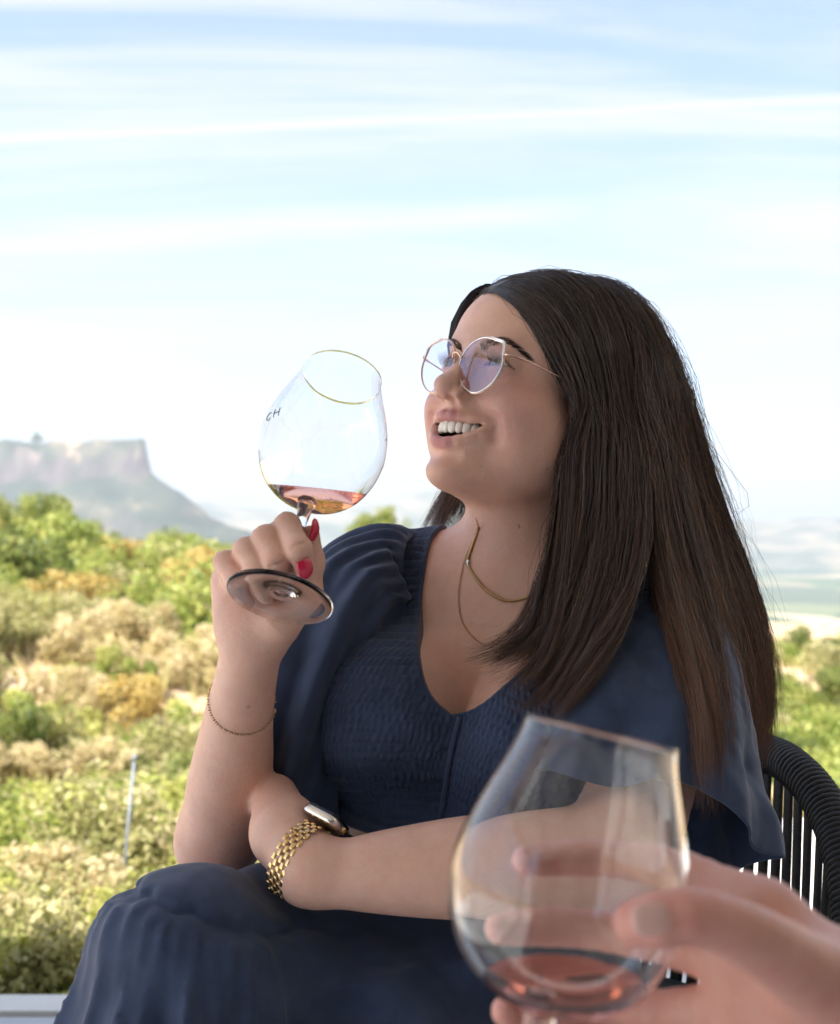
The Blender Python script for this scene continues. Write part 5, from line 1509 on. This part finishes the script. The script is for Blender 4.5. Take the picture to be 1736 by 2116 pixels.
    for i in range(rows):
        a = R(28) + (2 * math.pi - R(56)) * i / (rows - 1)
        r = np.interp(a, np.linspace(0, 2 * math.pi, 120, endpoint=False), ring, period=2 * math.pi) + .0016
        dr = upv * math.cos(a) + sdv * math.sin(a); tg = -upv * math.sin(a) + sdv * math.cos(a)
        wid = .0034
        for j in range(5):
            if (i + j) % 2: continue
            p = wc + dr * (r + .0003 * (j % 2)) + wa * (j - 2) * wid
            M = Matrix(np.block([[np.stack([wa, tg, dr], 1) * np.array([1, 1.55, 1])[None], (p - base)[:, None]], [np.zeros((1, 3)), np.ones((1, 1))]]).tolist())
            o = link(bpy.data.objects.new('link', m), e); o.matrix_local = M
    # case
    r0 = ring[0]
    M = np.stack([wa, sdv, upv], 1)
    v, f = ball((0, 0, 0), (.0175, .0190, .0052), 24, 48, pw=.42); mesh_obj('case', v @ M.T + wc + upv * (r0 + .0050), f, SILVER, e)
    sm, nt, b = new_mat('watch_screen', Base_Color=(.012, .013, .016, 1), Roughness=.06)
    v, f = ball((0, 0, 0), (.0155, .0170, .0012), 12, 40, pw=.42); mesh_obj('screen', v @ M.T + wc + upv * (r0 + .0098), f, sm, e)
    v, f = ball((0, 0, 0), (.0014, .0030, .0030), 10, 14); mesh_obj('crown', v @ M.T + wc + wa * .0182 + upv * (r0 + .0050), f, GOLD, e)
build_jewellery()

# ================================================================== wine glasses
def glass_material():
    m, nt, b = new_mat('clear_glass', Roughness=0.0, IOR=1.43)
    b.inputs['Transmission Weight'].default_value = 1.0; b.inputs['Base Color'].default_value = (.985, .99, .99, 1)
    return m
def wine_material():
    m, nt, b = new_mat('rose_wine', Roughness=0.0, IOR=1.34)
    b.inputs['Transmission Weight'].default_value = 1.0; b.inputs['Base Color'].default_value = (.965, .54, .45, 1)
    return m
GLASS = glass_material(); WINE = wine_material()
BOWL = np.array([(.0030, .0002), (.012, .0012), (.022, .0045), (.0315, .0105), (.0395, .0195), (.0452, .0315), (.0484, .0450), (.0490, .0540), (.0478, .0660), (.0452, .0770), (.0418, .0880), (.0382, .0985), (.0352, .1075), (.0333, .1145), (.0324, .1210)])
_bs = spline(np.c_[BOWL, 0 * BOWL[:, :1]], 60)[:, :2]
def offset_profile(p, t):
    d = np.gradient(p, axis=0); n = np.stack([d[:, 1], -d[:, 0]], 1); n /= np.linalg.norm(n, axis=1)[:, None] + 1e-12
    q = p - n * t; q[:, 0] = np.maximum(q[:, 0], 0); return q
BOWL_IN = offset_profile(_bs, .0006); BOWL_IN[0] = (0, BOWL_IN[0][1])
STEM_L = .082
def axis_matrix(base, axis):
    z = _n(axis); x = _n(np.cross(np.array([0, 1., 0]), z)); y = np.cross(z, x)
    M = np.eye(4); M[:3, 0], M[:3, 1], M[:3, 2], M[:3, 3] = x, y, z, base; return M
def build_wine_glass(label, foot_c, axis, wine_h, wine_n, wine_label, letters=False, k=1.0, kz=1.0):
    """foot_c: centre of the underside of the foot"""
    M = axis_matrix(foot_c, axis); M[:3, :3] *= k; Mb = M.copy(); Mb[:3, 2] *= kz; Mb[:3, 3] = foot_c + M[:3, 2] * STEM_L
    e = tag(empty('wine_glass', foot_c), label, 'wine glass')
    rim = np.array([(.03225, .12115), (.0320, .1211)])
    prof = np.vstack([[(0, -.0004)], _bs, rim, BOWL_IN[::-1]])
    v, f = lathe(prof, Mb, 96); mesh_obj('bowl', v, f, GLASS, e)
    st = spline([(.0062, .0012), (.0052, -.003, ), (.0040, -.010), (.0034, -.022), (.0033, -.045), (.0036, -.062), (.0046, -.0705), (.0060, -.0745)], 40) if False else None
    sp = np.array([(0, .0026), (.0070, .0022), (.0074, .0008), (.0066, -.0030), (.0050, -.0100), (.0040, -.0200), (.0036, -.0400), (.0037, -.0600), (.0045, -.0700), (.0058, -.0755), (0, -.0757)])
    v, f = lathe(sp[::-1], Mb, 40); mesh_obj('stem', v, f, GLASS, e)
    ft = np.array([(0, .0066), (.0058, .0064), (.010, .0048), (.017, .0030), (.026, .0016), (.036, .0012), (.0383, .0010), (.0386, .0005), (.0383, 0), (.030, .0002), (.016, .0010), (.008, .0018), (0, .0022)])
    ft = np.vstack([spline(np.c_[ft[:7], 0 * ft[:7, :1]], 30)[:, :2], ft[7:]])
    v, f = lathe(ft[::-1], M, 80); mesh_obj('foot', v, f, GLASS, e)
    # wine: the inside of the bowl cut by its surface
    bm = bmesh.new()
    wv, wf = lathe(np.vstack([[(0, BOWL_IN[0][1] - .0002)], offset_profile(_bs, .0004)[1:46], [(0, .09)]]), Mb, 96)
    vs = [bm.verts.new(q) for q in wv]
    for q in wf.tolist(): 
        try: bm.faces.new([vs[i] for i in q])
        except ValueError: pass
    bmesh.ops.remove_doubles(bm, verts=bm.verts, dist=1e-6)
    pl = Mb[:3, 3] + wine_h
    r = bmesh.ops.bisect_plane(bm, geom=bm.verts[:] + bm.edges[:] + bm.faces[:], plane_co=pl, plane_no=_n(np.asarray(wine_n)), clear_outer=True)
    ed = [g for g in r['geom_cut'] if isinstance(g, bmesh.types.BMEdge)]
    bmesh.ops.contextual_create(bm, geom=ed)
    bmesh.ops.recalc_face_normals(bm, faces=bm.faces)
    bm.verts.index_update()
    V = np.array([q.co[:] for q in bm.verts]); F = [tuple(x.index for x in q.verts) for q in bm.faces]; bm.free()
    w = mesh_obj('wine', V, F, WINE, smooth=True)
    for pgon in w.data.polygons:
        if len(pgon.vertices) > 8: pgon.use_smooth = False
    tag(w, wine_label, 'wine')
    if letters:
        ink, nt, b = new_mat('printed_ink', Base_Color=(.02, .02, .025, 1), Roughness=.4)
        # two letters printed on the side of the bowl; (u along the girth, w up), strokes as small flat ribbons
        th0 = letters
        def put(strokes, u0, w0, s):
            mb = MB()
            for st_ in strokes:
                S = spline([(u0 + a * s, w0 + b_ * s, 0) for a, b_ in st_], 14 if len(st_) > 2 else 4)
                pts = []
                for u, w_, _ in S:
                    rr = np.interp(w_, _bs[:, 1], _bs[:, 0]) + .00012; an = th0 + u / .045
                    pts.append(Mb[:3, :3] @ np.array([rr * math.cos(an), rr * math.sin(an), w_]) + Mb[:3, 3])
                mb.tube(np.array(pts), .00038, 6)
            mb.build('printed_letter', ink, e)
        C_ = [[(.78, .78), (.5, .98), (.12, .8), (0, .5), (.12, .2), (.5, .02), (.78, .22)]]
        H_ = [[(0, 0), (0, 1)], [(.7, 0), (.7, 1)], [(0, .5), (.7, .5)]]
        put(C_, 0, .0465, .0072); put(H_, .0092, .0465, .0072)
        dotm = MB(); an = th0 + 2.35; rr = np.interp(.060, _bs[:, 1], _bs[:, 0]) + .0001
        v, f = ball(Mb[:3, :3] @ np.array([rr * math.cos(an), rr * math.sin(an), .060]) + Mb[:3, 3], .0006, 8, 10); mesh_obj('printed_dot', v, f, ink, e)
    return M, Mb
_ga = _PM @ _n(np.array([math.sin(R(12.5)) * math.cos(R(32)), math.sin(R(32)), math.cos(R(12.5)) * math.cos(R(32))]))
GF = P(578, 1236, 1.018)
build_wine_glass('balloon wine glass raised in the hand with red nails', GF, _ga, _PM @ np.array([0, 0, .0115]), _PM @ np.array([.10, .02, 1]), 'shallow pool of pink rose wine tilted in the raised glass', letters=R(208), k=1.045)
_fa = _n(_PM @ np.array([.232, .14, .955]))
_fb = PW(1174, 1828, .486) - _fa * .052            # bottom of the bowl
build_wine_glass('blurred balloon wine glass gripped by the hand reaching in', _fb - _fa * STEM_L, _fa, np.array([0, 0, .0115]), np.array([.03, .02, 1]), 'pink rose wine lying in the glass gripped round its bowl', kz=.96)

# ================================================================== the companion's hand
def hand2_sdf(p):
    F_ = [
        ([(1088, 1778, .548), (1160, 1772, .560), (1260, 1774, .562), (1400, 1800, .545), (1560, 1890, .515)], (.0070, .0084, .0088, .0100, .0135)),
        ([(1030, 1920, .540), (1110, 1916, .556), (1230, 1922, .562), (1380, 1950, .546), (1560, 1990, .515)], (.0072, .0088, .0092, .0102, .0135)),
        ([(1048, 2090, .535), (1130, 2092, .552), (1250, 2090, .556), (1400, 2090, .540), (1570, 2080, .513)], (.0072, .0086, .0090, .0100, .0130)),
        ([(1110, 2230, .525), (1190, 2235, .540), (1300, 2225, .540), (1420, 2205, .528), (1580, 2160, .510)], (.0062, .0074, .0078, .0088, .0120)),
    ]
    d = None
    for pts, rad in F_:
        c = schain(p, [PW(*q) for q in pts], rad, 14); d = c if d is None else smin(d, c, .004)
    d = smin(d, schain(p, [PW(1590, 1930, .510), PW(1660, 2010, .505), PW(1850, 2150, .505)], [.017, .024, .030], 8), .022)
    d = smin(d, schain(p, [PW(1590, 2080, .510), PW(1680, 2130, .505), PW(1850, 2250, .505)], [.018, .026, .030], 8), .022)
    th = schain(p, [PW(1318, 1908, .434), PW(1372, 1900, .430), PW(1450, 1896, .432), PW(1560, 1940, .446), PW(1690, 2030, .475), PW(1800, 2120, .495)], [.0090, .0102, .0100, .0118, .0170, .026], 18)
    d = smin(d, th, .016)
    d = smin(d, schain(p, [PW(1820, 2170, .505), PW(2150, 2350, .55), PW(2700, 2600, .62)], [.032, .031, .040], 8), .03)
    return d
def build_hand2():
    e = tag(empty('person', PW(1900, 2300, .5)), 'hand and forearm reaching in to grip the blurred wine glass', 'person')
    v, f = polygonize(hand2_sdf, PW(1350, 2050, .5) - np.array([.12, .12, .13]), PW(1750, 2050, .5) + np.array([.22, .22, .12]), .0020)
    c = np.tile([.74, .385, .31], (len(v), 1)) * (1 + .10 * vnoise(v, 70, 3)[:, None] * np.array([.4, 1, 1]))
    for px_, py_, d_, r in ((1090, 1778, .545, .012), (1030, 1920, .54, .012), (1320, 1905, .43, .012), (1050, 2090, .535, .012), (1440, 1890, .425, .012)):
        c = blend(c, (.72, .32, .28), .6 * np.exp(-(np.linalg.norm(v - PW(px_, py_, d_), axis=1) / r) ** 2))
    # creases of the finger joints and wrinkles over the thumb
    b = mesh_obj('body', v, f, SKIN, e, attrs={'tone': np.c_[c, np.ones(len(c))]})
    nm, nt, bb = new_mat('bare_nail', Base_Color=(.74, .47, .42, 1), Roughness=.25)
    p0 = PW(1345, 1899, .4212); g = _n(CAM - p0); ax_ = _n(PW(1305, 1905, .425) - PW(1375, 1898, .425)); g = _n(g - ax_ * (g @ ax_)); sd = np.cross(ax_, g)
    v, f = ball(p0, (.0072, .0058, .0018), 16, 26, np.stack([ax_, sd, g], 1), .7); mesh_obj('thumbnail', v, f, nm, b)
build_hand2()

# ================================================================== the rope armchair
def build_chair():
    rope = noisy('black_rope', (.012, .012, .013, 1), (.028, .028, .030, 1), 140, .55, .0008, 500)
    al = noisy('black_aluminium', (.014, .014, .015, 1), (.022, .022, .024, 1), 30, .4)
    e = tag(empty('rope_armchair', (.20, 1.25, 0)), 'black woven-rope armchair with a thick wrapped rail behind the woman', 'armchair')
    # rail: barrel arc from the right arm round the back to the left arm
    rail = [P(1760, 2260, 1.18), P(1772, 2050, 1.23), P(1762, 1850, 1.29), P(1722, 1700, 1.37), P(1655, 1600, 1.45), P(1570, 1552, 1.54), P(1400, 1520, 1.64), P(1150, 1512, 1.69), P(900, 1535, 1.66), P(730, 1590, 1.58), P(640, 1700, 1.45)]
    S = spline(rail, 200)
    v, f = tube_geo(S, .0165, 14); rl = mesh_obj('rail_core', v, f, al, e)
    # rope wound round the rail, turn by turn
    L_ = np.r_[0, np.cumsum(np.linalg.norm(np.diff(S, axis=0), axis=1))]; t, a, b = frames(S)
    turns = int(L_[-1] / .0062); n = turns * 14
    w = np.linspace(0, L_[-1], n); I = [np.interp(w, L_, S[:, k]) for k in range(3)]; C = np.stack(I, 1)
    A = np.stack([np.interp(w, L_, a[:, k]) for k in range(3)], 1); B = np.stack([np.interp(w, L_, b[:, k]) for k in range(3)], 1)
    th = np.arange(n) * 2 * math.pi / 14
    Hx = C + (np.cos(th)[:, None] * A + np.sin(th)[:, None] * B) * .0185
    v, f = tube_geo(Hx, .0034, 6); mesh_obj('wound_rope', v, f, rope, rl)
    # seat ring and seat
    cx, cyy = .115, 1.22
    def seat_pt(a, r=1.0): return np.array([cx + .27 * r * math.sin(a), cyy + .25 * r * math.cos(a), .41])
    ringp = np.array([seat_pt(q) for q in np.linspace(0, 2 * math.pi, 60, endpoint=False)])
    v, f = tube_geo(ringp, .014, 10, closed=True); mesh_obj('seat_frame', v, f, al, e)
    m = MB(); V = [seat_pt(q, .97) + np.array([0, 0, .012]) for q in np.linspace(0, 2 * math.pi, 40, endpoint=False)]; V2 = [q + np.array([0, 0, .045]) for q in V]
    m.add(V + V2, [tuple(reversed(range(40))), tuple(range(40, 80))] + [(i, (i + 1) % 40, 40 + (i + 1) % 40, 40 + i) for i in range(40)])
    m.build('seat_cushion', noisy('cushion_fabric', (.03, .03, .033, 1), (.05, .05, .055, 1), 60, .9), e, False)
    # flat rope bands from the rail down to the seat frame
    idx = np.linspace(14, 190, 44)
    for q in idx:
        i = int(q); p0 = S[i] - np.array([0, 0, .012]); ang = math.atan2((p0[0] - cx) / .27, (p0[1] - cyy) / .25)
        p1 = seat_pt(ang - .10); out = _n(np.array([p0[0] - cx, p0[1] - cyy, 0])); 
        pts = spline([p0, (p0 + p1) / 2 + out * .006, p1], 12)
        v, f = tube_geo(pts, .0088, 8, flat=.40, up=out); mesh_obj('rope_band', v, f, rope, e)
    for dx, dy in ((-.22, -.2), (.22, -.2), (-.2, .2), (.2, .2)):
        m = MB(); m.tube([(cx + dx * .85, cyy + dy * .85, .40), (cx + dx, cyy + dy, .002)], [.014, .011], 10); m.build('leg', al, e)
build_chair()
# ================================================================== air
def build_haze():
    m = bpy.data.materials.new('haze_air'); m.use_nodes = True
    nt = m.node_tree; nt.nodes.clear()
    o = nt.nodes.new('ShaderNodeOutputMaterial'); v = nt.nodes.new('ShaderNodeVolumePrincipled')
    v.inputs['Color'].default_value = (.80, .88, .97, 1)
    v.inputs['Density'].default_value = HAZE
    v.inputs['Anisotropy'].default_value = .2
    nt.links.new(v.outputs[0], o.inputs['Volume'])
    b = MB(); b.box((-31000, -31000, -140), (31000, 31000, 380))
    tag(b.build('haze', m, smooth=False), 'pale blue haze lying over the valley', 'haze', kind='stuff')
HAZE = 1.8e-4
build_haze()
